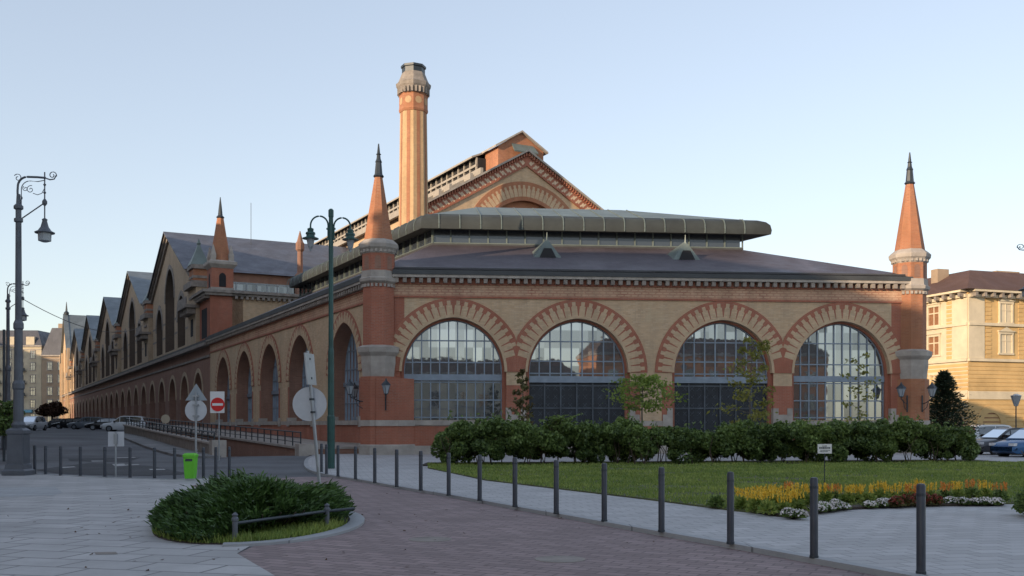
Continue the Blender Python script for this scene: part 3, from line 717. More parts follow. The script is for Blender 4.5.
def wing(T, i):
    def top(s): return ZA-.35-SL*abs(s-T)
    top.breaks = (T,)
    ops = [(T, 3.1, .5, 15.6, 9.9), (T-7.5, 2.3, .4, 12.7, 9.9), (T+7.5, 2.3, .4, 12.7, 9.9)]
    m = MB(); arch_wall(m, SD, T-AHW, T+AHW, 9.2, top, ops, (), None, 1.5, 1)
    M['reveal'] = mat_brick('shaded_reveal_brick', (.14,.10,.075), (.09,.065,.05), (.12,.1,.08)); gw = m.build('gable_wall', [M['tan2'], M['reveal']], HALL)  # deep reveal shade is put into this dark brick colour
    m = MB()
    for c_, a, e, zs, zb in ops: arch_ring(m, SD, c_, zs, a, a+.5, e, 0, .07, 0, N=8)
    for z in (11.5, 13.1): 
        for c0, c1 in ((T-AHW,T-9.9),(T-5.1,T-3.2),(T+3.2,T+5.1),(T+9.9,T+AHW)): m.fbox(SD, c0, c1, 0, .03, z, z+.22)
    m.build('arch_trim', M['stone_dark'], gw)
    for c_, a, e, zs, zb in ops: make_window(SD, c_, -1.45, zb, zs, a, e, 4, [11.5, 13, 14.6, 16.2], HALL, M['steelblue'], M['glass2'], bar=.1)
    # rake cornice
    m = MB()
    for sg in (-1, 1):
        for (n0,n1,d0,d1) in ((-.2,.5,-.32,-.02),(-.2,.25,-.75,-.33)):
            a = (T, ZA); b = (T+sg*(AHW+.5), ZA-SL*(AHW+.5))
            m.hexa([SD(a[0],n0,a[1]+d0),SD(b[0],n0,b[1]+d0),SD(b[0],n1,b[1]+d0),SD(a[0],n1,a[1]+d0),SD(a[0],n0,a[1]+d1),SD(b[0],n0,b[1]+d1),SD(b[0],n1,b[1]+d1),SD(a[0],n1,a[1]+d1)])
    m.build('rake_cornice', M['stone_dark'], gw)
    # roof
    m = MB()
    for sg in (-1, 1):
        a = (T, ZA+.03); b = (T+sg*(AHW+.7), ZA-SL*(AHW+.7)+.03)
        m.face([SD(a[0],.7,a[1]),SD(b[0],.7,b[1]),SD(b[0],-22,b[1]),SD(a[0],-22,a[1])])
        m.face([SD(a[0],.7,a[1]-.15),SD(b[0],.7,b[1]-.15),SD(b[0],.7,b[1]),SD(a[0],.7,a[1])])
    m.build('gable_roof', M['roofhall'] if i == 0 else M['roofgable'], HALL)
    # side walls under the eaves
    m = MB(); 
    for sg in (-1, 1):
        s_ = T+sg*AHW; m.face([SD(s_,0,9.2),SD(s_,-21,9.2),SD(s_,-21,ZE),SD(s_,0,ZE)])
    m.build('wing_side_wall', M['tan2'], HALL)
for i, T in enumerate(APX): wing(T, i)
# pier bays between the gables
def pier(s, first=False):
    m = MB(); h = 2.1
    m.fbox(SD, s-h, s+h, -1.0, .35, 9.2, 15.6)
    p = m.build('pier', M['tan2'], HALL)
    m = MB(); m.fbox(SD, s-h-.1, s+h+.1, -1.2, .8, 15.0, 15.6); m.fbox(SD, s-1.3, s+1.3, -1.2, .6, 16.9, 17.3)
    for k in range(5): m.fbox(SD, s-1.9+k*.9, s-1.5+k*.9, .35, 1.15, 12.4, 12.9)
    m.fbox(SD, s-h-.1, s+h+.1, .0, 1.4, 12.95, 13.25); m.fbox(SD, s-h-.05, s+h+.05, 1.2, 1.3, 13.25, 14.0)
    for z in (14.0, 16.0): m.fbox(SD, s-1.15, s+1.15, -1.02, .46, z, z+.25)
    m.build('pier_cornice', M['stone_dark'], p)
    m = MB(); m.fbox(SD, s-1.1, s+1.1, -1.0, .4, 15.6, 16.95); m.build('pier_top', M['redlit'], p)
    x, y, _ = SD(s, -.3, 0)
    m = MB(); m.ngon(x, y, [(.95,17.3),(.35,18.7),(.12,19.4),(.18,19.55),(.03,20.0)], 4, math.pi/4+math.atan2(U[1],U[0])); m.build('pinnacle', M['zincgreen'], p)
    m = MB()
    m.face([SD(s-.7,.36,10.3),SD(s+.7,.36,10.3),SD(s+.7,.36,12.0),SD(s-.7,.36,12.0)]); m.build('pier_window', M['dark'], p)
PB = [52.9, 84.8, 117, 149, 180.5, 211]
for s_ in PB: pier(s_)
# first tower bay
m = MB(); m.fbox(SD, T0, 50.6, -3.0, .02, 9.2, 13.6); tb = m.build('tower_base', M['redlit'], HALL)
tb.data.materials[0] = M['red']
m = MB(); m.fbox(SD, T0-.35, 51.0, -3.4, .55, 13.6, 13.85); m.fbox(SD, T0-.5, 51.0, -3.6, .75, 13.85, 14.1)
for k in range(12): m.fbox(SD, T0+.1+.42*k, T0+.32+.42*k, 0, .5, 13.35, 13.6)
m.build('tower_cornice', M['stone_dark'], tb)
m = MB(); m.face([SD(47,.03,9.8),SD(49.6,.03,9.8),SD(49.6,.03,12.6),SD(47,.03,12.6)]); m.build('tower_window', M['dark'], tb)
tx, ty, _ = SD(T0+1.2, -1.15, 0)
rt = math.atan2(U[1], U[0])+math.pi/4
m = MB(); m.ngon(tx, ty, [(1.0,14.1),(1.0,16.2)], 4, rt); tt = m.build('hall_tower', M['red'], HALL)
m = MB(); m.ngon(tx, ty, [(1.03,14.1),(1.06,14.4)], 4, rt); m.ngon(tx, ty, [(1.02,16.2),(1.3,16.55),(1.3,16.8),(1.0,16.95)], 4, rt)
for a in range(4):
    an = rt+a*math.pi/2; m.ngon(tx+1.15*math.cos(an), ty+1.15*math.sin(an), [(.22,16.9),(.24,17.4),(.02,18.4)], 4, rt)
m.build('stone_band', M['stone'], tt)
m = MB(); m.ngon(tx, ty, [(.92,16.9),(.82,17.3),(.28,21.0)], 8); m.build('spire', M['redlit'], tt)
m = MB(); m.ngon(tx, ty, [(.28,21.0),(.36,21.1),(.2,21.3),(.14,22.0),(.03,23.0)], 8); m.build('finial', M['iron'], tt)
m = MB()
for k in range(4):
    a = rt+math.pi/4+k*math.pi/2; d = (math.cos(a), math.sin(a)); f = frame((tx+d[0]*1.0, ty+d[1]*1.0), (-d[1], d[0]), 1)
    pts = [(.32,14.45)]+arc(.32,.05,15.4,0,5)+[(-.32,14.45)]; m.face([f(p[0],.012,p[1]) for p in pts])
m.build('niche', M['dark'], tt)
# rear wall of the hall towards the annex: frame along V
RO = tq(T0, 0); RV = frame(RO, V, 1)
m = MB(); m.fbox(RV, 2.0, 62, -1.0, 0, 0, 13.6); m.build('rear_wall', M['tan'], HALL)
m = MB(); m.fbox(RV, 1.9, 22, -1.0, .35, 13.6, 13.85); m.fbox(RV, 1.9, 22, -1.2, .55, 13.85, 14.1)
for k in range(40): m.fbox(RV, 2.2+k*.5, 2.45+k*.5, 0, .35, 13.35, 13.6)
m.build('rear_cornice', M['stone_dark'], HALL)
m = MB(); m.face([(*tq(T0+.5,0),14.05),(*tq(T0+.5,62),14.05),(*tq(56,62),14.2),(*tq(56,0),14.2)]); m.build('rear_flat_roof', M['zinc'], HALL)
FB = frame(tq(55.7, 0), V, 1)
m = MB(); m.fbox(FB, 1, 21.5, -.3, 0, 14.0, 17.55); lw = m.build('link_wall', M['brown'], HALL)
make_window(FB, 11, .05, 14.8, 16, 8.6, 0, 16, [15.5, 16.3], HALL, M['steelframe'], M['glass2'], ztop=16.4, bar=.12)
m = MB(); xq = FB(11.2, .3, 0); m.ngon(xq[0], xq[1], [(.5,14),(.5,17.3),(.55,17.4),(.28,17.8),(.25,20.0),(.42,20.2),(.42,20.9),(.3,21.1),(.04,22.2)], 8); m.build('ventilation_pipe', M['brown'], HALL)
m = MB(); xq = tq(66, 8.5); m.tube([(*xq,22),(*xq,27)], .03, 5); m.build('mast', M['iron'], HALL)
# ---- nave
QN = 33.2; NHW = 12.2; ZN = 31.1; TN = math.tan(R(30))
def ntop(s): return ZN-.2-TN*abs(s-QN)
ntop.breaks = (QN,)
m = MB(); arch_wall(m, RV, QN-NHW, QN+NHW, 13.5, ntop, [(QN, 5.7, .1, 20.2, 19.0)], (), None, .5, 0, n=.05)
ng = m.build('nave_gable', M['tan'], HALL)
m = MB(); m.face([RV(QN-6,-.4,15),RV(QN+6,-.4,15),RV(QN+6,-.4,26.5),RV(QN-6,-.4,26.5)]); m.build('tympanum', M['redlit'], ng)
m = MB(); arch_ring(m, RV, QN, 20.2, 5.7, 7.5, .1, .05, .12, 0, N=24); arch_ring(m, RV, QN, 20.2, 5.45, 5.72, .1, -.2, .2, 0, N=24); m.build('gable_arch_ring', M['redlit'], ng)
m = MB(); voussoirs(m, RV, QN, 20.2, 5.85, 7.35, .1, .12, 19); m.build('voussoir_pattern', M['tan'], ng)
def rake(n0, n1, d0, d1, mat, nm, uvscale=1):
    m = MB()
    for sg in (-1, 1):
        a = (QN, ZN); b = (QN+sg*(NHW+.6), ZN-TN*(NHW+.6)); L = math.dist(a, b)
        P = [RV(a[0],n0,a[1]+d0),RV(b[0],n0,b[1]+d0),RV(b[0],n1,b[1]+d0),RV(a[0],n1,a[1]+d0),RV(a[0],n0,a[1]+d1),RV(b[0],n0,b[1]+d1),RV(b[0],n1,b[1]+d1),RV(a[0],n1,a[1]+d1)]
        m.hexa(P)
        k = len(m.uv)  # outward face uv along the slope
        m.face([P[3],P[2],P[6],P[7]] if True else P[:4], [(0,0),(L,0),(L,d1-d0),(0,d1-d0)])
    return m.build(nm, mat, ng)
for q in ((-.2,.65,-.12,.1,M['stone'],'rake_coping'),(-.2,.25,-.55,-.125,M['red'],'rake_brick'),(-.2,.20,-1.5,-.56,M['red'],'rake_band'),(-.2,.24,-1.62,-1.51,M['red'],'rake_edge')):
    n0,n1,d0,d1,mt,nm = q; m = MB()
    for sg in (-1, 1):
        a = (QN, ZN); b = (QN+sg*(NHW+.6), ZN-TN*(NHW+.6))
        m.hexa([RV(a[0],n0,a[1]+d0),RV(b[0],n0,b[1]+d0),RV(b[0],n1,b[1]+d0),RV(a[0],n1,a[1]+d0),RV(a[0],n0,a[1]+d1),RV(b[0],n0,b[1]+d1),RV(b[0],n1,b[1]+d1),RV(a[0],n1,a[1]+d1)])
    m.build(nm, mt, ng)
m = MB(); dm = MB()
for sg in (-1, 1):
    for k in range(22):
        d = .5+k*.6; s_ = QN+sg*d; z_ = ZN-TN*d-1.03
        h = .27; m.face([RV(s_,.215,z_-h),RV(s_+h,.215,z_),RV(s_,.215,z_+h),RV(s_-h,.215,z_)])
        s2 = QN+sg*(d+.3); z2 = ZN-TN*(d+.3)-1.03; h = .13
        for dz in (-.28,.28): m.face([RV(s2,.215,z2+dz-h),RV(s2+h,.215,z2+dz),RV(s2,.215,z2+dz+h),RV(s2-h,.215,z2+dz)])
    for k in range(44):
        d = .2+k*.29; s_ = QN+sg*d; z_ = ZN-TN*d; dm.fbox(RV, s_-.07, s_+.07, .2, .5, z_-.5, z_-.17)
m.build('rosette_pattern', mat_plain('cream_brick', (.58,.45,.32), .8), ng); dm.build('rake_dentils', M['red'], ng)
# nave roof with lantern
def ridge(s0, s1, q0, q1, z, mb):  # slab along U between t s0..s1
    pass
m = MB(); LN = 170
for sg in (-1, 1):
    q1 = QN+sg*(NHW+.7); z1 = ZN-TN*(NHW+.7)
    m.face([(*tq(T0-.4,QN),ZN+.05),(*tq(T0-.4,q1),z1+.05),(*tq(T0+LN,q1),z1+.05),(*tq(T0+LN,QN),ZN+.05)])
m.build('nave_roof', M['roofhall'], HALL)
m = MB()
for sg in (-1, 1):
    q1 = QN+sg*NHW; z1 = ZN-TN*NHW; m.face([(*tq(T0,q1),13),(*tq(T0,q1),z1),(*tq(T0+LN,q1),z1),(*tq(T0+LN,q1),13)])
m.build('nave_side_wall', M['tan'], HALL)
M['cream'] = mat_plain('cream_painted_boards', (.33,.30,.26), .7, 0, .15, 1)
def ubox(mb, t0, t1, q0, q1, z0, z1, mi=0):
    a,b,c_,d_ = tq(t0,q0),tq(t0,q1),tq(t1,q1),tq(t1,q0); mb.hexa([(*a,z0),(*b,z0),(*c_,z0),(*d_,z0),(*a,z1),(*b,z1),(*c_,z1),(*d_,z1)], mi)
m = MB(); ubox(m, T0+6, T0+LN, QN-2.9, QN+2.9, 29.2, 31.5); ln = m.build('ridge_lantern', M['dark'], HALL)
m = MB(); k = T0+6
while k < T0+120: ubox(m, k, k+.25, QN-3.05, QN-2.88, 29.2, 31.5); k += 1.6
ubox(m, T0+6, T0+LN, QN-3.1, QN-2.85, 29.2, 29.9); ubox(m, T0+6, T0+LN, QN-3.1, QN-2.85, 30.5, 30.75)
for sg in (-1, 1): m.hexa([(*tq(T0+6,QN),32.9),(*tq(T0+6,QN+sg*3.6),31.4),(*tq(T0+LN,QN+sg*3.6),31.4),(*tq(T0+LN,QN),32.9),(*tq(T0+6,QN),33.1),(*tq(T0+6,QN+sg*3.6),31.6),(*tq(T0+LN,QN+sg*3.6),31.6),(*tq(T0+LN,QN),33.1)])
m.build('lantern_roof', M['cream'], ln)
# glazed eave strip of the nave roof with cream rails
m = MB()
for d, zz in ((5.0,.0),(6.2,0),(8.6,.0),(9.8,.0),(12.6,0)):
    q1 = QN-d; z1 = ZN-TN*d; ubox(m, T0+.5, T0+LN, q1-.22, q1+.1, z1, z1+.65)
k = T0+2
while k < T0+120:
    a, b = 5.0, 12.4; p = tq(k, QN-a); q = tq(k, QN-b); p2 = tq(k+.3, QN-a); q2 = tq(k+.3, QN-b); za = ZN-TN*a; zb = ZN-TN*b
    m.hexa([(*p,za+.06),(*q,zb+.06),(*q2,zb+.06),(*p2,za+.06),(*p,za+.4),(*q,zb+.4),(*q2,zb+.4),(*p2,za+.4)]); k += 3.2
m.build('roof_rails', M['cream'], HALL)
# brick block on the ridge behind the gable
BT = T0+3.0; QB = QN+1.0; BK = frame(tq(BT,0), V, 1)
m = MB(); hw = 2.85; Y_ = BK(QB,0,0)[1]
zap = 34.0; 
m.face([BK(QB-hw,0,27),BK(QB+hw,0,27),BK(QB+hw,0,zap-1.75),BK(QB,0,zap),BK(QB-hw,0,zap-1.75)])
m.face([BK(QB-hw,-3.2,27),BK(QB+hw,-3.2,27),BK(QB+hw,-3.2,zap-1.75),BK(QB,-3.2,zap),BK(QB-hw,-3.2,zap-1.75)])
for sg in (-1, 1): m.face([BK(QB+sg*hw,0,27),BK(QB+sg*hw,-3.2,27),BK(QB+sg*hw,-3.2,zap-1.75),BK(QB+sg*hw,0,zap-1.75)])
blk = m.build('ridge_block', M['redlit'], HALL)
m = MB()
for sg in (-1, 1):
    a = (QB, zap+.02); b = (QB+sg*(hw+.45), zap-1.75-.22)
    m.hexa([BK(a[0],.35,a[1]),BK(b[0],.35,b[1]),BK(b[0],-3.4,b[1]),BK(a[0],-3.4,a[1]),BK(a[0],.35,a[1]+.2),BK(b[0],.35,b[1]+.2),BK(b[0],-3.4,b[1]+.2),BK(a[0],-3.4,a[1]+.2)])
m.build('block_roof', M['stone'], blk)
m = MB(); m.hexa([BK(QB-1.2,.05,32.55),BK(QB+1.5,.05,32.55),BK(QB+1.7,.9,31.6),BK(QB-1.3,.9,31.6),BK(QB-1.2,.05,32.7),BK(QB+1.5,.05,32.7),BK(QB+1.7,.95,31.75),BK(QB-1.3,.95,31.75)]); m.build('flap', M['zincgreen'], blk)
# ---- chimney
HX, HY = GX(413.5, 96), 96.0
m = MB(); rot = math.atan2(U[1], U[0])+math.pi/8
m.ngon(HX, HY, [(1.42,12),(1.18,31.7)], 8, rot); ch = m.build('chimney', M['yellow'], HALL)
m = MB()
for k in range(8):
    a = rot+2*math.pi*k/8
    for (z0,a0),(z1,a1) in (((12,1.42),(31.7,1.18)),):
        r0, r1 = a0/math.cos(math.pi/8), a1/math.cos(math.pi/8)
        pass
    an = a+math.pi/8; d = (math.cos(an), math.sin(an)); f0 = 1.42; f1 = 1.18
    for off in ((-.17,.17),) :
        P = []
        for z, ap in ((12,f0),(31.7,f1)):
            for o_ in off: P.append((HX+d[0]*(ap+.02)-d[1]*o_, HY+d[1]*(ap+.02)+d[0]*o_, z))
        m.face([P[0],P[1],P[3],P[2]])
m.ngon(HX, HY, [(1.24,31.5),(1.3,31.7),(1.26,31.9),(1.26,33.1),(1.32,33.2)], 8, rot)
m.build('red_stripes', M['redlit'], ch)
m = MB(); m.ngon(HX, HY, [(1.22,33.2),(1.34,33.6),(1.52,33.95),(1.56,34.25),(1.38,34.4),(1.28,34.6),(1.02,35.3)], 8, rot)
for k in range(24):
    a = 2*math.pi*k/24; x, y = HX+1.45*math.cos(a), HY+1.45*math.sin(a); m.box(x-.1,x+.1,y-.1,y+.1,33.2,33.75)
m.build('chimney_head', M['stone_dark'], ch)
m = MB(); m.ngon(HX, HY, [(1.02,35.3),(1.02,35.75),(1.12,35.8),(1.12,36.0),(.95,36.05)], 8, rot); m.build('chimney_cap', M['iron'], ch)
m = MB()
for k in range(8):
    an = rot+math.pi/8+2*math.pi*k/8; d = (math.cos(an), math.sin(an)); f = frame((HX+d[0]*1.26, HY+d[1]*1.26), (-d[1], d[0]), 1)
    for r0, nn_ in ((.34,.012),):
        m.face([f(r0*math.cos(t)*1, nn_, 32.5+r0*math.sin(t)) for t in np.linspace(0, 2*math.pi, 13)[:-1]])
m.build('rosettes', M['yellow'], ch)
# ---- far pavilion of the hall
TE = 233
m = MB()
def etop(s): return 30-.95*abs(s-TE) if abs(s-TE) < 12.6 else 18
m2 = MB()
etop.breaks = (TE, TE-12.5, TE+12.5)
arch_wall(m2, SD, 218, T1, 9.2, etop, [(TE,2.6,.4,17,10),(TE-6,1.4,.3,14,10),(TE+6,1.4,.3,14,10)], (), None, .8, 0)
m2.build('pavilion_wall', M['tan'], HALL)
m2 = MB()
for sg in (-1, 1):
    m2.face([SD(TE,.5,30.1),SD(TE+sg*13,.5,17.8),SD(TE+sg*13,-16,17.8),SD(TE,-16,30.1)])
    a = (TE, 30.3); b = (TE+sg*13, 18); m2.hexa([SD(a[0],-.5,a[1]-.5),SD(b[0],-.5,b[1]-.5),SD(b[0],.6,b[1]-.5),SD(a[0],.6,a[1]-.5),SD(a[0],-.5,a[1]),SD(b[0],-.5,b[1]),SD(b[0],.6,b[1]),SD(a[0],.6,a[1])])
m2.build('pavilion_roof', M['roofgable'], HALL)
m2 = MB(); m2.face([SD(T1,0,0),SD(T1,-60,0),SD(T1,-60,18),SD(T1,0,18)]); m2.face([SD(217.5,0,9),SD(217.5,-20,9),SD(217.5,-20,18),SD(217.5,0,18)]); m2.build('pavilion_side', M['tan'], HALL)
x, y, _ = SD(TE, -.2, 0)
m2 = MB(); m2.ngon(x, y, [(.5,30),(.6,30.6),(.25,31),(.05,33.4)], 8); m2.build('finial', M['iron'], HALL)
for c_, a, zs in ((TE,2.6,17),(TE-6,1.4,14),(TE+6,1.4,14)): make_window(SD, c_, -.7, 10, zs, a, .3, 2, [13], HALL, M['steelblue'], M['glass2'], bar=.12)
m2 = MB(); 
for s_ in (219, 226, 240.3, 246): m2.fbox(SD, s_-.7, s_+.7, 0, .6, 0, 20.5)
m2.build('pavilion_pilaster', M['tan'], HALL)
#PART2
# ================================================================== other buildings
def plaster(name, c): return mat_plain(name, c, .85, 0, .16, .5, .2)
M['creamwall'] = plaster('cream_stucco', (.50,.44,.33)); M['brownwall'] = plaster('brown_stucco', (.33,.25,.18)); M['ochre'] = plaster('ochre_stucco', (.56,.38,.17))
M['palestone'] = plaster('pale_stucco', (.60,.52,.38)); M['orangewall'] = plaster('orange_stucco', (.50,.20,.08)); M['greywall'] = plaster('grey_stucco', (.30,.29,.27)); M['mansard'] = mat_roof('dark_slate_mansard', (.075,.08,.10), .5, .5)
M['shutter'] = mat_plain('brown_shutter', (.25,.12,.06), .6, 0, .2, 3); M['pane'] = mat_glass('flat_window_glass', (.02,.025,.03), .08)
def windows(fr, b, s0, s1, n, floors, w, h, wm, fm, gm, ped=False, parent=None, skip=()):
    for fi, zf in enumerate(floors):
        for k in range(n):
            if (fi, k) in skip: continue
            s_ = s0+(s1-s0)*(k+.5)/n
            m = MB()
            for x0, x1, z0, z1 in ((s_-w/2-.15,s_-w/2,zf,zf+h),(s_+w/2,s_+w/2+.15,zf,zf+h),(s_-w/2-.2,s_+w/2+.2,zf+h,zf+h+.25),(s_-w/2-.25,s_+w/2+.25,zf-.18,zf)): m.fbox(fr, x0, x1, -.05, .14, z0, z1)
            m.fbox(fr, s_-.05, s_+.05, .0, .07, zf, zf+h); m.fbox(fr, s_-w/2, s_+w/2, .0, .06, zf+h*.62, zf+h*.68)
            if ped: m.face([fr(s_-w/2-.3,.16,zf+h+.25), fr(s_+w/2+.3,.16,zf+h+.25), fr(s_,.16,zf+h+.75)]); m.fbox(fr, s_-w/2-.3, s_+w/2+.3, 0, .24, zf+h+.25, zf+h+.36)
            wo = m.build('window', wm, b)
            g = MB(); g.face([fr(s_-w/2,.015,zf),fr(s_+w/2,.015,zf),fr(s_+w/2,.015,zf+h),fr(s_-w/2,.015,zf+h)]); g.build('pane', gm, wo)
def block(name, label, cat, o, d, L, D, z0, h, wall, floors, nb, w=1.1, hh=1.9, roofh=3, roof='mansard', wm=None, outward=1, group=None, setb=2.0):
    b = empty(name, (o[0], o[1], z0), label, cat, group); fr0 = frame(o, d, outward); fr = lambda s,n,z: fr0(s, n, z+z0)
    m = MB(); m.fbox(fr, 0, L, -D, 0, -2, h); m.build('wall', M[wall], b)
    m = MB(); m.fbox(fr, -.2, L+.2, -D-.2, .45, h, h+.35); m.fbox(fr, 0, L, 0, .15, 4.1, 4.4); m.fbox(fr, 0, L, 0, .12, h-.9, h-.7); m.build('cornice', wm or M['stone'], b)
    if roofh:
        m = MB(); e = .2; m.loft([[fr(-e,e,h+.35), fr(L+e,e,h+.35), fr(L+e,-D-e,h+.35), fr(-e,-D-e,h+.35)], [fr(setb,-setb,h+.35+roofh), fr(L-setb,-setb,h+.35+roofh), fr(L-setb,-D+setb,h+.35+roofh), fr(setb,-D+setb,h+.35+roofh)]]); m.build('roof', M[roof], b)
    windows(fr, b, .8, L-.8, nb, floors, w, hh, wm or M['stone'], None, M['pane'])
    return b, fr
# far end of the street
fb, ff = block('apartment_building', 'cream apartment building with dark mansard roof closing the far end of the street', 'building', (GX(-60,290),290), (1,0), GX(41.5,290)-GX(-60,290), 14, 1.8, 22.5, 'creamwall', [.8,4.9,8.5,12.1,15.7,19.2], 8, 1.3, 2.1, 4.6, group=None)
m = MB()
for k in range(5):
    s_ = 3+k*5.8
    m.fbox(ff, s_-1.2, s_+1.2, -1.6, .1, 22.8, 25.4)
m.build('attic', M['creamwall'], fb)
m = MB(); m.fbox(ff, 22, 27, .16, .9, 3.4, 4.2); m.build('shop_fascia', mat_plain('blue_fascia', (.12,.35,.5), .5), fb)
m = MB()
for k in range(4):
    for z in (8.2, 11.8, 15.4): m.fbox(ff, 1.4+k*7.1, 3.8+k*7.1, .16, 1.0, z, z+.12); m.fbox(ff, 1.4+k*7.1, 3.8+k*7.1, .94, 1.0, z+.12, z+.9)
m.build('balcony', M['iron'], fb)
fb2, ff2 = block('apartment_building', 'brown apartment building with steep dark roof beside the cream one', 'building', (GX(41.8,288),288), (1,0), GX(100,288)-GX(41.8,288), 14, 1.8, 19.6, 'brownwall', [.8,4.9,8.5,12.1,15.7], 5, 1.3, 2.1, 8.0, group=None)
for k in (3.5, 8.5, 11): m = MB(); m.fbox(ff2, k-.6, k+.6, -5, -4, 24, 29.4); m.build('chimney', M['brownwall'], fb2)
# ochre corner building on the right
RC = (GX(968,100), 100.0); dL = (-.32,.947); nL = 1/math.hypot(*dL); dL = (dL[0]*nL, dL[1]*nL); dR = (dL[1], -dL[0])
RB = empty('corner_building', (RC[0], RC[1], .2), 'ochre and cream corner apartment building with brown tiled roof at the right', 'building')
fL = frame(RC, dL, -1); fR = frame(RC, dR, 1); ZT = 14.9
m = MB(); m.hexa([fR(0,0,-1),fR(34,0,-1),fR(34,-30,-1),fR(0,-30,-1),fR(0,0,ZT),fR(34,0,ZT),fR(34,-30,ZT),fR(0,-30,ZT)])
m.build('wall', M['ochre'], RB); m = MB(); m.fbox(fL, .01, 30, -.1, .01, -.5, ZT-.6); m.build('side_wall', M['palestone'], RB)
m = MB()
for f_, L in ((fL, 30), (fR, 34)):
    for z in (8.0, 11.6): m.fbox(f_, 0, L, -.1, .22, z, z+.28)
    m.fbox(f_, 0, L, -.1, .12, 4.2, 5.0); m.fbox(f_, 0, L, -.1, .35, ZT-.5, ZT-.2); m.fbox(f_, 0, L, -.1, .95, ZT, ZT+.22)
    m.fbox(f_, .02, 2.0, 0, .10, 8.3, ZT-.5)
    for k in range(3): m.fbox(f_, 7.2+k*7, 8.6+k*7, 0, .08, 8.3, ZT-.5)
m.build('stone_trim', M['palestone'], RB)
m = MB()
for f_, L in ((fL, 30), (fR, 34)):
    for k in range(int(L/1.1)): m.fbox(f_, .2+k*1.1, .5+k*1.1, 0, .85, ZT-.45, ZT-.02)
m.build('eave_bracket', M['stone_dark'], RB)
m = MB()
for f_, L in ((fL, 30), (fR, 34)):
    for k in range(9): m.fbox(f_, 0, L, 0, .05, .7+k*.42, 1.0+k*.42)
    for k in range(7): m.fbox(f_, 0, L, 0, .05, 5.1+k*.4, 5.38+k*.4)
    for s_ in (2.2, 6.4, 9.2, 13.4, 16.2):
        for k in range(14): m.fbox(f_, s_, s_+.7, 0, .06, 8.35+k*.43, 8.65+k*.43)
m.build('rustication', M['ochre'], RB)
m = MB(); e = 1.0
a = [fR(-e,e,ZT+.22), fR(34+e,e,ZT+.22), fR(34+e,-30,ZT+.22), fR(-e,-30,ZT+.22)]; b = [fR(4.6,-4.6,ZT+3.1), fR(30,-4.6,ZT+3.1), fR(30,-26,ZT+3.1), fR(4.6,-26,ZT+3.1)]
m.loft([a, b]); rf = m.build('roof', M['rooftile'], RB)
for s_, n_ in ((2.5,-7),(4.0,-12),(9.5,-6),(3.5,-18)): m = MB(); m.fbox(fR, s_, s_+(3.2 if s_ > 9 else 1.5), n_-1, n_, ZT+1, ZT+3.5); m.build('chimney', M['brownwall'], rf)
windows(fL, RB, 2.4, 16, 3, [5.3], 1.1, 1.5, M['palestone'], None, M['pane'])
windows(fL, RB, 2.4, 16, 3, [8.9, 12.0], 1.5, 1.9, M['palestone'], None, M['shutter'], True)
windows(fR, RB, 3.0, 24, 6, [8.9, 12.0], 1.5, 1.9, M['palestone'], None, M['palestone'], True, skip=((0,1),(1,1),(0,3),(1,3)))
windows(fR, RB, 3.0, 24, 6, [8.9, 12.0], 1.5, 1.9, M['palestone'], None, M['shutter'], True, skip=((0,0),(1,0),(0,2),(1,2),(0,4),(1,4)))
windows(fR, RB, 3.0, 24, 6, [5.3], 1.3, 1.6, M['palestone'], None, M['shutter'], skip=((0,0),))
for s_ in (2.9, 8.9, 14.9):
    m = MB(); arch_ring(m, fR, s_, 1.7, 1.15, 1.9, .01, 0, .12, 0); ao = m.build('archway', M['ochre'], RB)
    m = MB(); m.face([fR(p[0],.02,p[1]) for p in [(s_+1.15,.2)]+arc(1.15,.01,1.7,s_,8)+[(s_-1.15,.2)]]); m.build('arch_door', M['shutter'], ao)
# buildings around the square and along the street, outside the picture: they shade the street and show in the windows; heights and gaps shaped for the shadows
def plain_block(o, d, L, D, h, wall, lab, nb, outward=1, z0=0, fl=None, roofh=2.5):
    return block('apartment_building', lab, 'building', o, d, L, D, z0, h, wall, fl or [1.0+3.6*k for k in range(int((h-1)/3.6))], nb, 1.4, 2.1, roofh, 'rooftile', None, outward, setb=2)
def off(t, q): return tq(t, q)
plain_block(tq(1, -22.5), U, 21, 14, 17.5, 'orangewall', 'low orange apartment block on the street side opposite the hall, nearest the square', 5, 1, 0, roofh=1)
plain_block(tq(22.3, -22.5), U, 21, 14, 23.5, 'creamwall', 'cream apartment block on the street side opposite the hall, second from the square', 5, 1, 0)
plain_block(tq(43.5, -22.5), U, 60, 14, 24.5, 'greywall', 'grey apartment block in the middle of the row opposite the hall', 14, 1, .6)
plain_block(tq(104, -22.5), U, 90, 14, 25.5, 'brownwall', 'brown apartment block at the far end of the row opposite the hall', 18, 1, 1.4)
plain_block((-200, 190), (0,1), 110, 14, 38, 'greywall', 'unseen tall grey block added at the far left to shade the street end', 10, 1, 1.5)  # added out of view to keep the buildings at the street end shaded
plain_block((-32, 17), (0,-1), 49, 9, 22.8, 'ochre', 'tall ochre apartment block on the left side of the square', 11, -1)
plain_block((-32, 35), (0,-1), 17.9, 8, 18.2, 'creamwall', 'low cream house on the left side of the square', 2, -1, roofh=.6)
plain_block((-31, -50), (1,0), 26, 12, 12.5, 'orangewall', 'orange apartment block behind the viewer across the square', 7, -1)
plain_block((-3.5, -54), (1,0), 34, 12, 9.5, 'creamwall', 'low cream apartment block behind the viewer across the square', 8, -1)
plain_block((33, -50), (1,0), 40, 12, 13, 'orangewall', 'orange apartment block at the right behind the viewer', 9, -1)
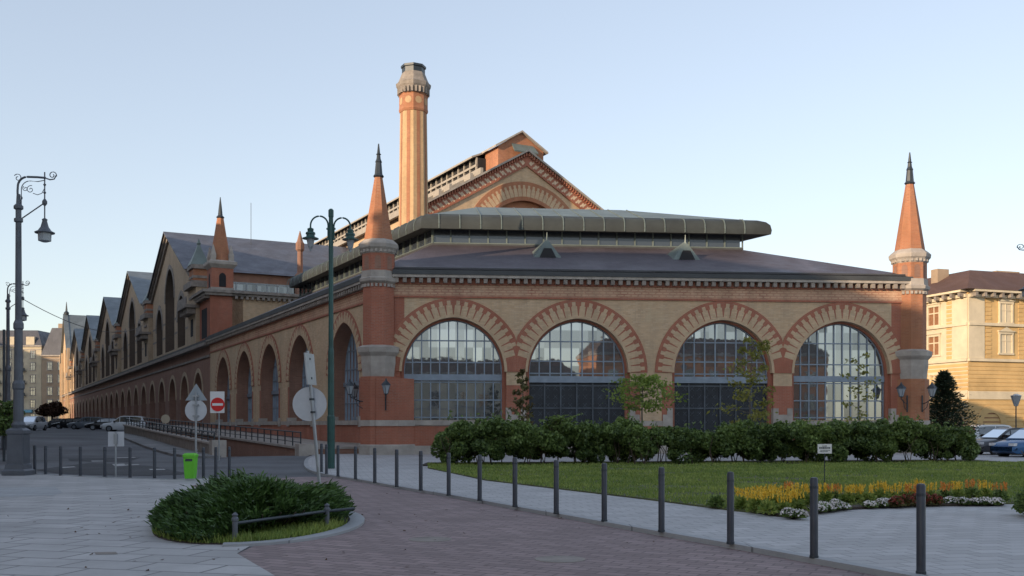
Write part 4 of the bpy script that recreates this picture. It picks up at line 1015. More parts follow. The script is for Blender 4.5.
# ================================================================== street furniture
# bollards
def make_bollard():
    b = empty('bollard', (0,0,0), '', 'bollard')
    m = MB(); m.ngon(0,0,[(.044,0),(.044,.9),(.036,.925),(.01,.93)],12); m.build('post', M['bollard'], b, (0,0,0), True)
    m = MB(); m.ngon(0,0,[(.0465,.80),(.0465,.83)],12); m.ngon(0,0,[(.05,0),(.05,.03)],12); m.build('collar', M['iron'], b, (0,0,0))
    return b
M['bollard'] = mat_plain('bollard_paint', (.045,.052,.068), .45, .1, .2, 5)
pb = make_bollard(); first = True
def put(proto, used, loc, rz, label, group):
    o = proto if not used else copy_tree(proto)
    o.location = loc; o.rotation_euler = (0,0,rz); o['label'] = label; o['group'] = group; return o
bl = [(34.7,473.6),(45.6,474.6),(60.6,475.6),(80.3,476.3),(104.8,477.3),(130,478),(154.5,478.7),(174.6,479.4),(203.5,478.7),(215.8,477.7),(229.4,477)]
br_ = [(321.5,472),(326.5,474),(338,476.5),(355.5,479.2),(374.8,483),(396.7,487),(420.8,490.6),(448.7,495.7),(479.7,500.8),(515,507),(556.3,514),(604.3,521.6),(661.5,532),(730.5,544),(814,558),(921,574)]
n_ = 0
ordw = ['first','second','third','fourth','fifth','sixth','seventh','eighth','ninth','tenth','eleventh']
for k, (a, b) in enumerate(bl):
    if k == 0: lab = 'slim dark bollard nearest the base of the big grey street lamp'
    elif k == 10: lab = 'slim dark bollard at the right end of the row along the street edge'
    else: lab = '%s slim dark bollard counted from the big grey lamp along the street edge' % ordw[k]
    x, y = G(a, b, .014); put(pb, n_ > 0, (x, y, .01), k*.7, lab, 'bollards along the street edge'); n_ += 1
rl = ['dark bollard at the kerb corner just left of the green lamp post','dark bollard touching the foot of the green lamp post','dark bollard just right of the green lamp post']
for k, (a, b) in enumerate(br_):
    x, y = G(a, b, SWZ); j = len(br_)-1-k
    if k < 3: lab = rl[k]
    elif j == 0: lab = 'tall dark bollard in the foreground, nearest the viewer and cut by the bottom edge'
    else: lab = '%s dark kerb bollard counted from the nearest one in the foreground' % (ordw+['twelfth','thirteenth'])[j]
    put(pb, True, (x, y, SWZ), k*.9, lab, 'bollards along the curved kerb')
# ornate lamps
def scroll(m, cx, cz, r0, r1, a0, turns, rad=.022, y=0, n=26, sg=1):
    m.tube([(cx+(r0+(r1-r0)*k/n)*math.cos(a0+sg*turns*2*math.pi*k/n), y, cz+(r0+(r1-r0)*k/n)*math.sin(a0+sg*turns*2*math.pi*k/n)) for k in range(n+1)], rad, 6)
def ornate_lamp(loc, label):
    L = empty('street_lamp', (0,0,0), label, 'street lamp', 'ornate hanging street lamps')
    m = MB(); m.ngon(0,0,[(.36,0),(.36,.14),(.30,.2),(.28,.34),(.25,.36),(.24,1.28),(.27,1.32),(.27,1.42),(.17,1.5)],4,math.pi/4)
    for a in range(4):
        an = a*math.pi/2; m.box(-.2 if a%2 else .225*(1 if a == 0 else -1)-.015, .2 if a%2 else .225*(1 if a == 0 else -1)+.03, .235*(1 if a == 1 else -1) if a%2 else -.2, .25*(1 if a == 1 else -1) if a%2 else .2, .5, 1.2)
    m.ngon(0,0,[(.17,1.48),(.21,1.6),(.15,1.7),(.15,2.7),(.18,2.75),(.18,2.9),(.13,3.0),(.12,4.6),(.15,4.65),(.15,4.8),(.11,4.9)],12)
    m.build('base', M['greylamp'], L, (0,0,0))
    m = MB(); m.ngon(0,0,[(.10,4.85),(.085,8.0),(.13,8.03),(.13,8.12),(.085,8.15),(.085,8.4),(.14,8.44),(.14,8.52),(.07,8.6),(.055,8.9)],12); m.build('pole', M['greylamp'], L, (0,0,0))
    m = MB()
    arcp = [(-.02,0,8.7),(-.03,0,9.0)]+[(.28-.3*math.cos(t), 0, 9.15+.3*math.sin(t)) for t in np.linspace(.1, math.pi/2, 8)]+[(.6,0,9.44),(.83,0,9.42)]
    m.tube(arcp, .035, 8)
    arcp2 = [(.09,0,8.5),(.09,0,8.95)]+[(.36-.27*math.cos(t), 0, 9.05+.27*math.sin(t)) for t in np.linspace(.1, math.pi/2, 8)]+[(.6,0,9.3),(.83,0,9.34)]
    m.tube(arcp2, .014, 6)
    m.tube([(.83,0,9.42),(1.0,0,9.36),(1.13,0,9.38),(1.2,0,9.5)], .022, 6); scroll(m, 1.08, 9.5, .13, .03, -.3, 1.2, .015)
    scroll(m, -.02, 9.42, .13, .03, 2.6, -1.2, .013); scroll(m, .38, 9.05, .13, .02, 1.2, 1.3, .012); scroll(m, .22, 9.08, .09, .02, 2.2, 1.2, .012)
    m.tube([(.46,0,8.93),(.6,0,8.88),(.74,0,8.93),(.82,0,9.08)], .012, 5); scroll(m, .06, 8.78, .06, .06, 0, 1, .012)
    m.tube([(.06,0,8.1),(.83,0,8.63)], .02, 6); m.ngon(.83,0,[(.02,8.52),(.07,8.6),(.07,8.68),(.02,8.76)],8)
    m.tube([(.83,0,7.98),(.83,0,9.6)], .02, 6)
    for z in (8.95, 9.2, 9.42): m.ngon(.83,0,[(.02,z-.04),(.045,z),(.02,z+.04)],8)
    m.build('bracket', M['greylamp'], L, (0,0,0))
    m = MB(); m.ngon(.83,0,[(.29,7.66),(.30,7.69),(.2,7.74),(.12,7.86),(.07,8.05),(.085,8.1),(.03,8.14)],16); sh = m.build('lamp_shade', M['greylamp'], L, (0,0,0), True)
    m = MB(); m.ngon(.83,0,[(.08,7.38),(.19,7.42),(.2,7.66)],16)
    m.build('lamp_glass', mat_lglass, sh, (0,0,0))
    L.location = loc
    return L
lx, ly = G(18.5, 475.5)
lampA = ornate_lamp((lx, ly, .012), 'big grey ornate street lamp on a square pedestal at the left edge of the picture')
st_ = MB(); st_.box(-.07,.09,-.258,-.252,.62,.9); st_.build('sticker', M['white'], lampA, (0,0,0))
lampB = copy_tree(lampA); lampB.location = (GX(8, 55.6), 55.6, 0); lampB['label'] = 'smaller looking second ornate hanging lamp further up the street, left of the big one'
for ch in list(lampB.children):
    if ch.name.startswith('sticker'): bpy.data.objects.remove(ch)
lampB2 = None
lampC = copy_tree(lampB); lampC.location = (GX(1022, 33)+.0, 33.0, SWZ); lampC.location.x = GX(1028.5,33)+.83; lampC.rotation_euler = (0,0,math.pi); lampC.scale = (1,1,.78); lampC.location.x += 0
lampC['label'] = 'hanging street lamp reaching in at the right edge above the ochre corner building'
# dark thin pole and small traffic mirror pole at the left edge
m = MB(); x = GX(4, 44); m.tube([(x,44,0),(x,44,5.8)], .06, 8); tag(m.build('utility_pole', M['iron']), 'thin dark utility pole at the far left edge behind the big lamp', 'pole')
# overhead wire
p0 = Vector((GX(8,55.6)+.83, 55.6, 8.6)); p1 = Vector(SD(84,.3,14.5)); m = MB(); N = 24
m.tube([tuple(p0.lerp(p1, k/N)-Vector((0,0,1.5*4*(k/N)*(1-k/N)))) for k in range(N+1)], .022, 5); tag(m.build('overhead_wire', M['iron']), 'thin sagging overhead wire running from the second lamp to the hall gables', 'wire')
# green double lamp
gx_, gy_ = G(331, 470.5, 0)
DL = empty('double_street_lamp', (gx_, gy_, SWZ), 'tall dark green double-armed street lamp in front of the hall corner', 'street lamp')
m = MB(); m.ngon(gx_,gy_,[(.13,SWZ),(.13,1.9),(.11,1.95),(.10,4.2),(.085,4.3),(.075,8.9),(.09,8.92),(.09,9.15),(.05,9.2)],12); m.build('pole', M['irongreen'], DL)
m = MB()
for z in (8.50, 8.15): m.tube([(gx_-.16,gy_,z),(gx_+.16,gy_,z)], .035, 6)
for sg, rr, zt in ((-1,.31,8.62),(1,.29,8.58)):
    xa = gx_+sg*.10
    m.tube([(xa,gy_,8.1),(xa,gy_,8.55)]+[(xa+sg*rr-sg*rr*math.cos(t), gy_, zt+rr*math.sin(t)*1.05) for t in np.linspace(.05, math.pi-.05, 14)]+[(xa+sg*2*rr,gy_,zt-.12)], .03, 8)
m.build('arms', M['irongreen'], DL)
for sg, rr, zt in ((-1,.31,8.5),(1,.29,8.46)):
    xc = gx_+sg*(.10+2*rr); m = MB(); m.ngon(xc,gy_,[(.28,zt-.36),(.28,zt-.33),(.15,zt-.28),(.14,zt-.2),(.17,zt-.19),(.16,zt-.13),(.1,zt-.1),(.11,zt),(.04,zt+.04)],16); hd = m.build('lamp_shade', M['irongreen'], DL, None, True)
    m = MB(); m.ngon(xc,gy_,[(.03,zt-.78),(.04,zt-.72),(.09,zt-.62),(.14,zt-.36)],12); m.build('lamp_glass', mat_lglass, hd)
# traffic signs
def disc(m, cx, y, cz, r, th=.012, n=28, mi=0):
    a = [(cx+r*math.cos(2*math.pi*k/n), y, cz+r*math.sin(2*math.pi*k/n)) for k in range(n)]; b = [(x, y+th, z) for x, _, z in a]; m.loft([a, b], True, mi)
def sign_root(name, px_, py_, label, cat='traffic sign'):
    x, y = G(px_, py_); return empty(name, (x, y, .014), label, cat), x, y
# triangle + round sign seen from behind
S, x, y = sign_root('traffic_sign', 195.8, 478, 'round sign with a triangular sign above it, both seen from behind on one grey pole', 'traffic sign')
zz = lambda py: EYE+(HOR-py)*y/1000
m = MB(); m.tube([(x,y,0),(x,y,zz(392))], .03, 8); m.build('pole', M['alu'], S)
m = MB(); disc(m, x-.01, y+.035, zz(410.4), .33); m.build('round_plate', M['signback'], S)
m = MB(); h = zz(384)-zz(400); a = [(x-.33,y+.035,zz(400.5)),(x+.33,y+.035,zz(400.5)),(x,y+.035,zz(383.5))]; m.loft([a, [(p[0],y+.05,p[2]) for p in a]]); m.build('triangular_plate', M['steelframe'], S)
m = MB(); 
for py in (405, 416, 396): m.box(x-.09,x+.09,y-.036,y+.034,zz(py)-.02,zz(py)+.02)
m.build('clamps', M['alu'], S)
# no entry
yN = 45.0; xN = GX(219, yN); S = empty('no_entry_sign', (xN, yN, .1), 'no entry sign, red disc with white bar on a white plate, by the ramp wall', 'traffic sign'); zz = lambda py: EYE+(HOR-py)*yN/1000
m = MB(); m.tube([(xN,yN,0),(xN,yN,zz(393))], .035, 8); m.build('pole', M['alu'], S)
m = MB(); m.box(xN-.38,xN+.26,yN-.06,yN-.045,zz(413),zz(391.5)); m.build('back_plate', M['white'], S)
m = MB(); disc(m, xN-.04, yN-.075, zz(404.5), .31, .012); m.build('disc', M['redpaint'], S)
m = MB(); m.box(xN-.28,xN+.20,yN-.082,yN-.076,zz(404.5)-.055,zz(404.5)+.055); m.build('bar', M['white'], S)
# round beige sign further up
yB = 74; xB = GX(165.7, yB); S = empty('round_sign', (xB, yB, .4), 'small round beige sign far up the ramp railing', 'traffic sign')
m = MB(); m.tube([(xB,yB,.2),(xB,yB,EYE+.5)], .035, 8); m.build('pole', M['alu'], S)
m = MB(); disc(m, xB, yB-.06, EYE+(HOR-419)*yB/1000, .33); m.build('plate', M['creamwall'], S)
# tilted sign pole
yT = 19.0; xT = GX(322, yT); z0 = 0.0; S = empty('leaning_sign', (xT, yT, 0), 'leaning grey sign post with big round plate seen from behind, standing in the shrub bed', 'traffic sign')
top = (GX(307.5, yT), yT, EYE+(HOR-351)*yT/1000); bot = (xT, yT, -.05); tl = lambda f: tuple(bot[i]+(top[i]-bot[i])*f for i in range(3))
m = MB(); m.tube([bot, top], .032, 10); m.build('pole', M['alu'], S)
m = MB(); disc(m, GX(309,yT), yT+.05, EYE+(HOR-404)*yT/1000, .325); m.build('round_plate', M['signback'], S)
m = MB()
a = tl(.985); b = tl(.79); w = .035; dx = .30
ang = (.30, .95)
for q0 in (0,):
    P = []
    for c_ in (b, a):
        for sx, sy in ((-.05,-.22),(.03,.22)):
            for th in (0, .025): P.append((c_[0]+sx+th+.02, c_[1]+sy, c_[2]))
    m.hexa([P[0],P[1],P[3],P[2],P[4],P[5],P[7],P[6]])
m.build('side_plate', M['alu'], S)
m = MB()
for f_ in (.62,.70,.83,.95): c_ = tl(f_); m.ngon(c_[0], c_[1], [(.045,c_[2]-.02),(.045,c_[2]+.02)], 8)
m.build('clamps', M['iron'], S)
# small rectangular sign on post
S, x, y = sign_root('notice_board', 115.7, 477.7, 'small blank rectangular sign seen from behind on a low post between bollards', 'sign'); zz = lambda py: EYE+(HOR-py)*y/1000
m = MB(); m.tube([(x,y,0),(x,y,zz(432))], .028, 8); m.build('post', M['alu'], S)
m = MB(); m.box(GX(107.6,y),GX(123.6,y),y+.03,y+.045,zz(446.4),zz(431.7)); m.build('plate', M['signback'], S)
m = MB(); m.box(x-.05,x+.05,y-.036,y+.029,zz(444),zz(434)); m.build('bracket', M['alu'], S)
# green bin
bx, by = G(190.5, 480.5); B = empty('litter_bin', (bx, by, .014), 'bright lime green litter bin beside the grey sign pole', 'litter bin')
m = MB(); rs = []
for z, w, d in ((.06,.13,.11),(.3,.15,.125),(.66,.165,.14),(.68,.165,.14)): rs.append([(bx-w,by-d,z),(bx-w*.9,by-d-.02,z),(bx+w*.9,by-d-.02,z),(bx+w,by-d,z),(bx+w,by+d,z),(bx-w,by+d,z)])
m.loft(rs); m.build('body', M['bin'], B)
m = MB(); rs = []
for z, w, d in ((.684,.18,.155),(.74,.18,.155),(.79,.13,.11)): rs.append([(bx-w,by-d,z),(bx-w*.9,by-d-.02,z),(bx+w*.9,by-d-.02,z),(bx+w,by-d,z),(bx+w,by+d,z),(bx-w,by+d,z)])
m.loft(rs); m.build('lid', M['bin'], B)
m = MB(); m.box(bx-.1,bx+.1,by-.165,by-.155,.56,.63); m.build('slot', M['iron'], B); m = MB(); m.tube([(bx+.12,by+.17,0),(bx+.12,by+.17,.9)], .025, 6); m.build('post', M['alu'], B)
# lawn sign
yS = 25.5; xS = GX(824.5, yS); S = empty('lawn_sign', (xS, yS, .08), 'small white notice with dark lines of text on a thin stake in the lawn', 'sign'); zz = lambda py: EYE+(HOR-py)*yS/1000
m = MB(); m.tube([(xS,yS,0),(xS,yS,zz(450))], .012, 6); m.build('stake', M['iron'], S)
m = MB(); m.box(xS-.18,xS+.18,yS-.02,yS-.01,zz(453.5),zz(444)); pt_ = m.build('plate', M['white'], S)
m = MB()
for z, x0, x1, h in ((446.0,-.06,.06,.012),(447.9,-.14,.14,.022),(450.4,-.11,.13,.008),(451.6,-.12,.08,.008)): 
    xx = x0
    while xx < x1: l = random.uniform(.015,.035); m.box(xS+xx,xS+min(xx+l,x1),yS-.024,yS-.021,zz(z)-h,zz(z)+h); xx += l+.01
m.build('lettering', M['iron'], pt_)
# small lantern post by the corner building
yP = 80; xP = GX(1016, yP); S = empty('lantern_post', (xP, yP, .1), 'slim lantern post with flared top in front of the ochre building', 'street lamp')
m = MB(); m.tube([(xP,yP,0),(xP,yP,3.1)], .05, 8); m.build('pole', M['iron'], S)
m = MB(); m.ngon(xP,yP,[(.12,3.1),(.34,3.9),(.36,3.95),(.1,4.1)],6); m.build('lamp_head', mat_lglass, S)
# ================================================================== cars
M['c_white'] = mat_plain('white_car_paint', (.70,.73,.76), .25, .0, .03, 1); M['c_dark'] = mat_plain('black_car_paint', (.012,.014,.018), .2, .3, .1, 1)
M['c_silver'] = mat_plain('silver_car_paint', (.22,.25,.29), .3, .5, .06, 1); M['c_blue'] = mat_plain('blue_car_paint', (.04,.12,.27), .25, .1, .05, 1); M['c_grey'] = mat_plain('grey_car_paint', (.07,.075,.085), .3, .4, .05, 1)
M['rear'] = mat_plain('red_lamp_lens', (.4,.02,.02), .3); M['lens'] = mat_plain('clear_lamp_lens', (.6,.62,.65), .15); M['carglass'] = mat_glass('car_glass', (.012,.015,.018), .12)
def car(style='suv', L=4.5, Wd=1.82, H=1.62):
    c = empty('parked_car', (0,0,0), '', 'car'); h = Wd/2
    if style == 'suv': st = [(-L/2,.45,.8,.80,.8),(-L/2+.1,.32,.98,.93,1.0),(-L/2+.45,.25,1.02,.99,1.02),(-L/2+.9,.22,1.0,1,1.0),(-.2,.22,.98,1,.98),(.9,.22,.98,1,.98),(L/2-.9,.22,.93,.99,.93),(L/2-.25,.27,.82,.93,.82),(L/2,.42,.62,.80,.62)]
    else: st = [(-L/2,.42,.75,.80,.75),(-L/2+.1,.3,.92,.93,.92),(-L/2+.5,.22,.96,.99,.96),(-.2,.2,.94,1,.94),(.7,.2,.93,1,.93),(L/2-.8,.2,.86,.99,.86),(L/2-.2,.25,.74,.92,.74),(L/2,.38,.56,.78,.56)]
    m = MB(); rs = []
    for x, zb, zt, w, _ in st:
        ww = h*w; rs.append([(x,-ww*.9,zb),(x,-ww,zb+.18),(x,-ww,zt-.22),(x,-ww*.94,zt-.04),(x,-ww*.75,zt),(x,ww*.75,zt),(x,ww*.94,zt-.04),(x,ww,zt-.22),(x,ww,zb+.18),(x,ww*.9,zb)])
    m.loft(rs); body = m.build('body', M['c_white'], c, (0,0,0), True)
    rear = -L/2+.2; fr_ = L/2-1.35
    zc = .93; m = MB(); A = [(rear,zc,.86),(rear+.25,H-.12,.70),(rear+.7,H-.02,.70),(0,H,.71),(.35,H-.05,.70),(fr_+.35,zc-.02,.86)]
    prof = [(x,z) for x,z,_ in A]
    rs = [[(x,-h*w,zc-.05) if False else (x,-h*w,z) for x,z,w in A],[(x,h*w,z) for x,z,w in A]]
    m.face([(x,-h*w,z) for x,z,w in A]); m.face([(x,h*w,z) for x,z,w in A][::-1])
    for (x0,z0,w0),(x1,z1,w1) in zip(A, A[1:]): m.face([(x0,-h*w0,z0),(x0,h*w0,z0),(x1,h*w1,z1),(x1,-h*w1,z1)])
    m.build('cabin', M['c_white'], c, (0,0,0), True)
    m = MB()
    for sg in (-1, 1):
        for x0, x1 in ((rear+.35,-.62),(-.55,.32),(.39,fr_+.05)):
            def wz(x): 
                return zc+.07
            def tp(x): 
                for (xa,za,_),(xb,zb,_) in zip(A, A[1:]):
                    if xa <= x <= xb: return za+(zb-za)*(x-xa)/(xb-xa)-.09
                return zc+.1
            def wy(z): return h*(.86-(z-zc)/(H-zc)*.155)+.012
            P = [(x0,wz(x0)),(x1,wz(x1)),(x1,max(tp(x1),zc+.1)),((x0+x1)/2,tp((x0+x1)/2)),(x0,tp(x0))]
            m.face([(x,sg*wy(z),z) for x,z in P])
    def band(i, f0, f1, sc, o):
        (x0,z0,w0),(x1,z1,w1) = A[i], A[i+1]; q = []
        for f_ in (f0, f1):
            x = x0+(x1-x0)*f_; z = z0+(z1-z0)*f_; w = (w0+(w1-w0)*f_)*h*sc; q += [(x+o[0],-w,z+o[1]),(x+o[0],w,z+o[1])]
        m.face([q[0],q[1],q[3],q[2]])
    band(4,.12,.93,.9,(.012,.012)); band(0,.15,.9,.88,(-.014,.006))
    m.build('windows', M['carglass'], c, (0,0,0))
    for x in (-L/2+.85, L/2-.9):
        for sg in (-1, 1):
            m = MB(); n = 18; r = .33
            for yy0, yy1, rr in ((h-.2,h+.005,r),):
                a = [(x+rr*math.cos(2*math.pi*k/n), sg*yy0, .33+rr*math.sin(2*math.pi*k/n)) for k in range(n)]; b = [(p[0], sg*yy1, p[2]) for p in a]; m.loft([a, b])
            wo = m.build('wheel', M['rubber'], c, (0,0,0))
            m = MB(); a = [(x+.2*math.cos(2*math.pi*k/n), sg*(h+.006), .33+.2*math.sin(2*math.pi*k/n)) for k in range(n)]; b = [(p[0], sg*(h+.015), p[2]) for p in a]; m.loft([a, b]); m.build('rim', M['c_silver'], wo, (0,0,0))
    for sg in (-1, 1):
        m = MB(); m.box(L/2-.22,L/2-.02,sg*.62-.16,sg*.62+.16,.60,.73); m.build('headlight', M['lens'], c, (0,0,0))
        m = MB(); m.box(-L/2+.0,-L/2+.12,sg*.68-.12,sg*.68+.12,.72,.95); m.build('tail_light', M['rear'], c, (0,0,0))
        m = MB(); m.box(.75,.9,sg*(h+.02)-.08,sg*(h+.02)+.08,.95,1.1); m.build('mirror', M['c_dark'], c, (0,0,0))
    return c
suv = car('suv'); hatch = car('hatch', 4.2, 1.76, 1.46)
usedc = {id(suv): False, id(hatch): False}
def recolor(o, mat):
    for ch in o.children:
        if ch.name.split('.')[0] in ('body', 'cabin'):
            ch.data = ch.data.copy(); ch.data.materials[0] = mat
av = math.atan2(V[1], V[0])
def pcar(pr, px_, Y_, rz, mat, lab, q=None):
    o = pr if not usedc[id(pr)] else copy_tree(pr); usedc[id(pr)] = True
    x = GX(px_, Y_); o.location = (x, Y_, gz(x, Y_)+.005); o.rotation_euler = (0,0,rz); o['label'] = lab
    if px_ < 300: o['group'] = 'cars parked beside the hall'
    else: o['group'] = 'cars parked at the right of the square'
    recolor(o, M[mat]); return o
pcar(suv, 125.5, 101, math.pi+.1, 'c_white', 'white car parked broadside, nearest of the row beside the hall')
pcar(hatch, 104, 118, math.pi+.35, 'c_dark', 'black car just behind the nearest white one beside the hall')
pcar(suv, 87, 128, math.pi+.15, 'c_silver', 'silver estate car in the middle of the row beside the hall')
pcar(hatch, 69, 138, math.pi+.25, 'c_dark', 'dark car left of the silver estate car up the street')
pcar(hatch, 57, 150, math.pi+.25, 'c_grey', 'dark grey car, leftmost of the row beside the hall')
pcar(suv, 78, 160, math.pi+.1, 'c_dark', 'dark car whose roof shows above the silver estate car')
vv = pcar(suv, 32, 112, -math.pi/2+.05, 'c_white', 'white car facing the viewer in the street right of the big lamp'); vv['group'] = 'cars in the street'
pcar(hatch, 1008, 52, .15+math.pi, 'c_grey', 'dark grey car partly behind the hedge at the right edge')
pcar(hatch, 1036, 48.5, .3+math.pi, 'c_blue', 'blue car cut by the right edge of the picture')
pcar(suv, 998, 63, .1, 'c_white', 'white car whose roof shows above the dark grey car at the right')
# ================================================================== planting
M['hedge'] = mat_leaf('hedge_leaf', (.045,.085,.022), (.25,.35,.09), 1.1)
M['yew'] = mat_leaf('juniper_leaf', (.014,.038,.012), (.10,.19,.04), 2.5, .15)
M['treeleaf'] = mat_leaf('fresh_green_leaf', (.14,.22,.04), (.34,.42,.08), 2, .45)
M['yellowleaf'] = mat_leaf('yellow_green_leaf', (.17,.19,.04), (.36,.33,.07), 2, .4)
M['redleaf'] = mat_leaf('reddish_leaf', (.10,.07,.03), (.16,.17,.05), 2, .3)
M['fir'] = mat_leaf('fir_needle', (.018,.035,.018), (.05,.075,.035), 2, .1)
M['brownleaf'] = mat_leaf('autumn_brown_leaf', (.07,.035,.02), (.14,.075,.04), 1, .2)
M['grassblade'] = mat_leaf('grass_blade', (.12,.21,.035), (.42,.47,.12), .9, .35)
# lawn
lawn_edge = [G(*p, SWZ) for p in ((428,468.5),(455,474),(485,480.5),(560,489.5),(640,499),(732,511),(797,517.5),(820,512),(844,508.8),(902,505.2),(1004,504.2))]
lawn = lawn_edge+[(22,20),(30,24),(30,36),(19.6,41.5),G(428,464,SWZ)]
sheet('lawn_ground', lawn, SWZ+.03, M['lawn'], .03)
def inpoly(P, poly):
    x, y = P[:,0], P[:,1]; ins = np.zeros(len(P), bool); n = len(poly)
    for i in range(n):
        x0, y0 = poly[i]; x1, y1 = poly[(i+1)%n]
        c_ = ((y0 > y) != (y1 > y)) & (x < (x1-x0)*(y-y0)/(y1-y0+1e-12)+x0); ins ^= c_
    return ins
def blades(name, poly, n, h, mat, z, w=.012):
    xs = [p[0] for p in poly]; ys = [p[1] for p in poly]
    # denser near the viewer
    P = np.stack([RNG.uniform(min(xs), max(xs), n), min(ys)+(max(ys)-min(ys))*RNG.power(1.0, n)], 1); P = P[inpoly(P, poly)]; n = len(P)
    bare = np.sin(P[:,0]*.9+2*np.sin(P[:,1]*.7))*np.sin(P[:,1]*1.3+P[:,0]*.4)
    keep = RNG.random(n) < np.clip(1.25-(P[:,1]-17)/30, .45, 1)*np.clip(1.0-(bare-.35)*1.6, .2, 1); P = P[keep]; n = len(P)
    patch = .5+.5*np.sin(P[:,0]*1.3+np.sin(P[:,1]*.9)*2)*np.sin(P[:,1]*1.1+1)
    hh = h*RNG.uniform(.4, 1.4, n)*(.7+.6*patch); a = RNG.uniform(0, 2*np.pi, n); ww = w*(P[:,1]/18)*RNG.uniform(.8,1.6,n)
    ln = RNG.normal(size=(n,2))*hh[:,None]*.35
    b0 = np.stack([P[:,0]-np.cos(a)*ww, P[:,1]-np.sin(a)*ww, np.full(n, z)], 1); b1 = np.stack([P[:,0]+np.cos(a)*ww, P[:,1]+np.sin(a)*ww, np.full(n, z)], 1)
    t_ = np.stack([P[:,0]+ln[:,0], P[:,1]+ln[:,1], z+hh], 1)
    v = np.stack([b0, b1, t_], 1).reshape(-1, 3)
    return link_np(name, v, None, mat, None, np.clip(RNG.normal(.3+.4*patch, .22), 0, 1), (0,0,0), 3)
gr = blades('grass', lawn, 260000, .06, M['grassblade'], SWZ+.025); tag(gr, kind='stuff')
# hedge
def blob_points(n, f_center, f_rad):  pass
def hedge(name, label, x0, y0, x1, y1, hw, h, n, mat, leafsize, z0):
    H = empty(name, ((x0+x1)/2, (y0+y1)/2, z0), label, 'hedge')
    d = np.array([x1-x0, y1-y0]); L = np.linalg.norm(d); d /= L; nr = np.array([-d[1], d[0]])
    cl = int(L*26)
    cs = RNG.uniform(0, L, cl); co = RNG.uniform(-1, 1, cl)*hw*.85; ch = RNG.uniform(.05, 1, cl)**.7
    prof = lambda s: h*(.88+.07*np.sin(s*1.1)+.06*np.sin(s*2.7+1)+.02*np.sin(s*7.3)+.06*np.sin(s*.47))
    cz = .14+ch*(prof(cs)-.36); crd = RNG.uniform(.12, .42, cl)*min(1, h/1.2)
    edge = np.minimum(cs, L-cs); cz *= np.clip(.55+edge/1.5, 0, 1)
    idx = RNG.integers(0, cl, n); dv = RNG.normal(size=(n,3)); dv /= np.linalg.norm(dv, axis=1, keepdims=True)
    rr = crd[idx]*RNG.uniform(.55, 1.08, n)**.5
    P = np.zeros((n,3)); P[:,0] = x0+d[0]*cs[idx]+nr[0]*co[idx]; P[:,1] = y0+d[1]*cs[idx]+nr[1]*co[idx]; P[:,2] = z0+cz[idx]
    P += dv*rr[:,None]*np.array([1,1,.85])
    ns = int(L*26); ss = RNG.uniform(.2, L-.2, ns); so_ = RNG.uniform(-.9, .9, ns)*hw; sh_ = prof(ss)*RNG.uniform(.55,1.0,ns); sl_ = RNG.uniform(.1,.34,ns)*min(1,h)
    sb = np.stack([x0+d[0]*ss+nr[0]*so_, y0+d[1]*ss+nr[1]*so_, z0+sh_], 1); sdv = np.stack([RNG.normal(0,.5,ns), -np.abs(RNG.normal(0,.5,ns)), RNG.uniform(.5,1.2,ns)], 1)
    sp = np.concatenate([sb+sdv*(sl_*j/5)[:,None]+RNG.normal(size=(ns,3))*.03 for j in range(1,6)]); P = np.concatenate([P, sp]); idx = np.concatenate([idx, RNG.integers(0, cl, len(sp))])
    P = P[P[:,2] > z0+.02+.10*RNG.random(len(P))]
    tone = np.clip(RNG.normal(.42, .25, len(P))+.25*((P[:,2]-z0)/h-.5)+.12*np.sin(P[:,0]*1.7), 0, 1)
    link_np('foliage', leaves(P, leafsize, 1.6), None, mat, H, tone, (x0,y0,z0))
    k = int(L*5*.6); m = MB()
    for i in range(k):
        s = random.uniform(.2, L-.2); o_ = random.uniform(-.8, .8)*hw; x = x0+d[0]*s+nr[0]*o_; y = y0+d[1]*s+nr[1]*o_
        for j in range(2): m.tube([(x,y,z0),(x+random.uniform(-.15,.15),y+random.uniform(-.1,.1),z0+.45),(x+random.uniform(-.4,.4),y+random.uniform(-.3,.3),z0+1.1)], [.02,.015,.008], 4)
    m.build('stems', M['bark'], H)
    return H
sheet('hedge_soil', [(-3.4,37.2),(20,40.6),(20,43.6),(-3.4,40.0)], SWZ+.036, M['soil'], .03)
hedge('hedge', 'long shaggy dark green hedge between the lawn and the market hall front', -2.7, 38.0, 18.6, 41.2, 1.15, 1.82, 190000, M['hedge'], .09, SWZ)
# small hedge at the right edge
hx, hy = 9.3, 17.6
hedge('clipped_hedge', 'low clipped hedge cut off by the right edge of the picture', 8.55, 16.9, 11.5, 13.5, .42, .78, 16000, M['hedge'], .05, SWZ)
# juniper bed
bedc = (-4.12, 16.15)
def bed(a): # outline in metres round the bed centre
    c_, s_ = math.cos(a), math.sin(a); return (bedc[0]+1.48*c_-.30*s_, bedc[1]+2.9*s_+.1*c_)
ol = [bed(2*math.pi*k/40) for k in range(40)]
sheet('bed_soil', ol, .03, M['soil'], .02)
strip('bed_kerb', [ol[k%40] for k in range(30, 45)], -.24, .0, .045, M['kerb'])
SH = empty('spreading_shrub', (bedc[0], bedc[1], .03), 'low wide dark green evergreen shrub filling the kerbed oval bed', 'shrub')
n = 42000; a = RNG.uniform(0, 2*np.pi, n); r = np.sqrt(RNG.random(n))*.98
bx_ = bedc[0]+(1.44*np.cos(a)-.30*np.sin(a))*r; by_ = bedc[1]+(2.9*np.sin(a)+.1*np.cos(a))*r
hill = .50*(1-r**7)*(.85+.16*np.sin(bx_*3.1+by_*1.3)+.1*np.sin(by_*4.1-bx_*2))+.12
front = np.clip((by_-13.2)/1.5, .3, 1); hill *= front
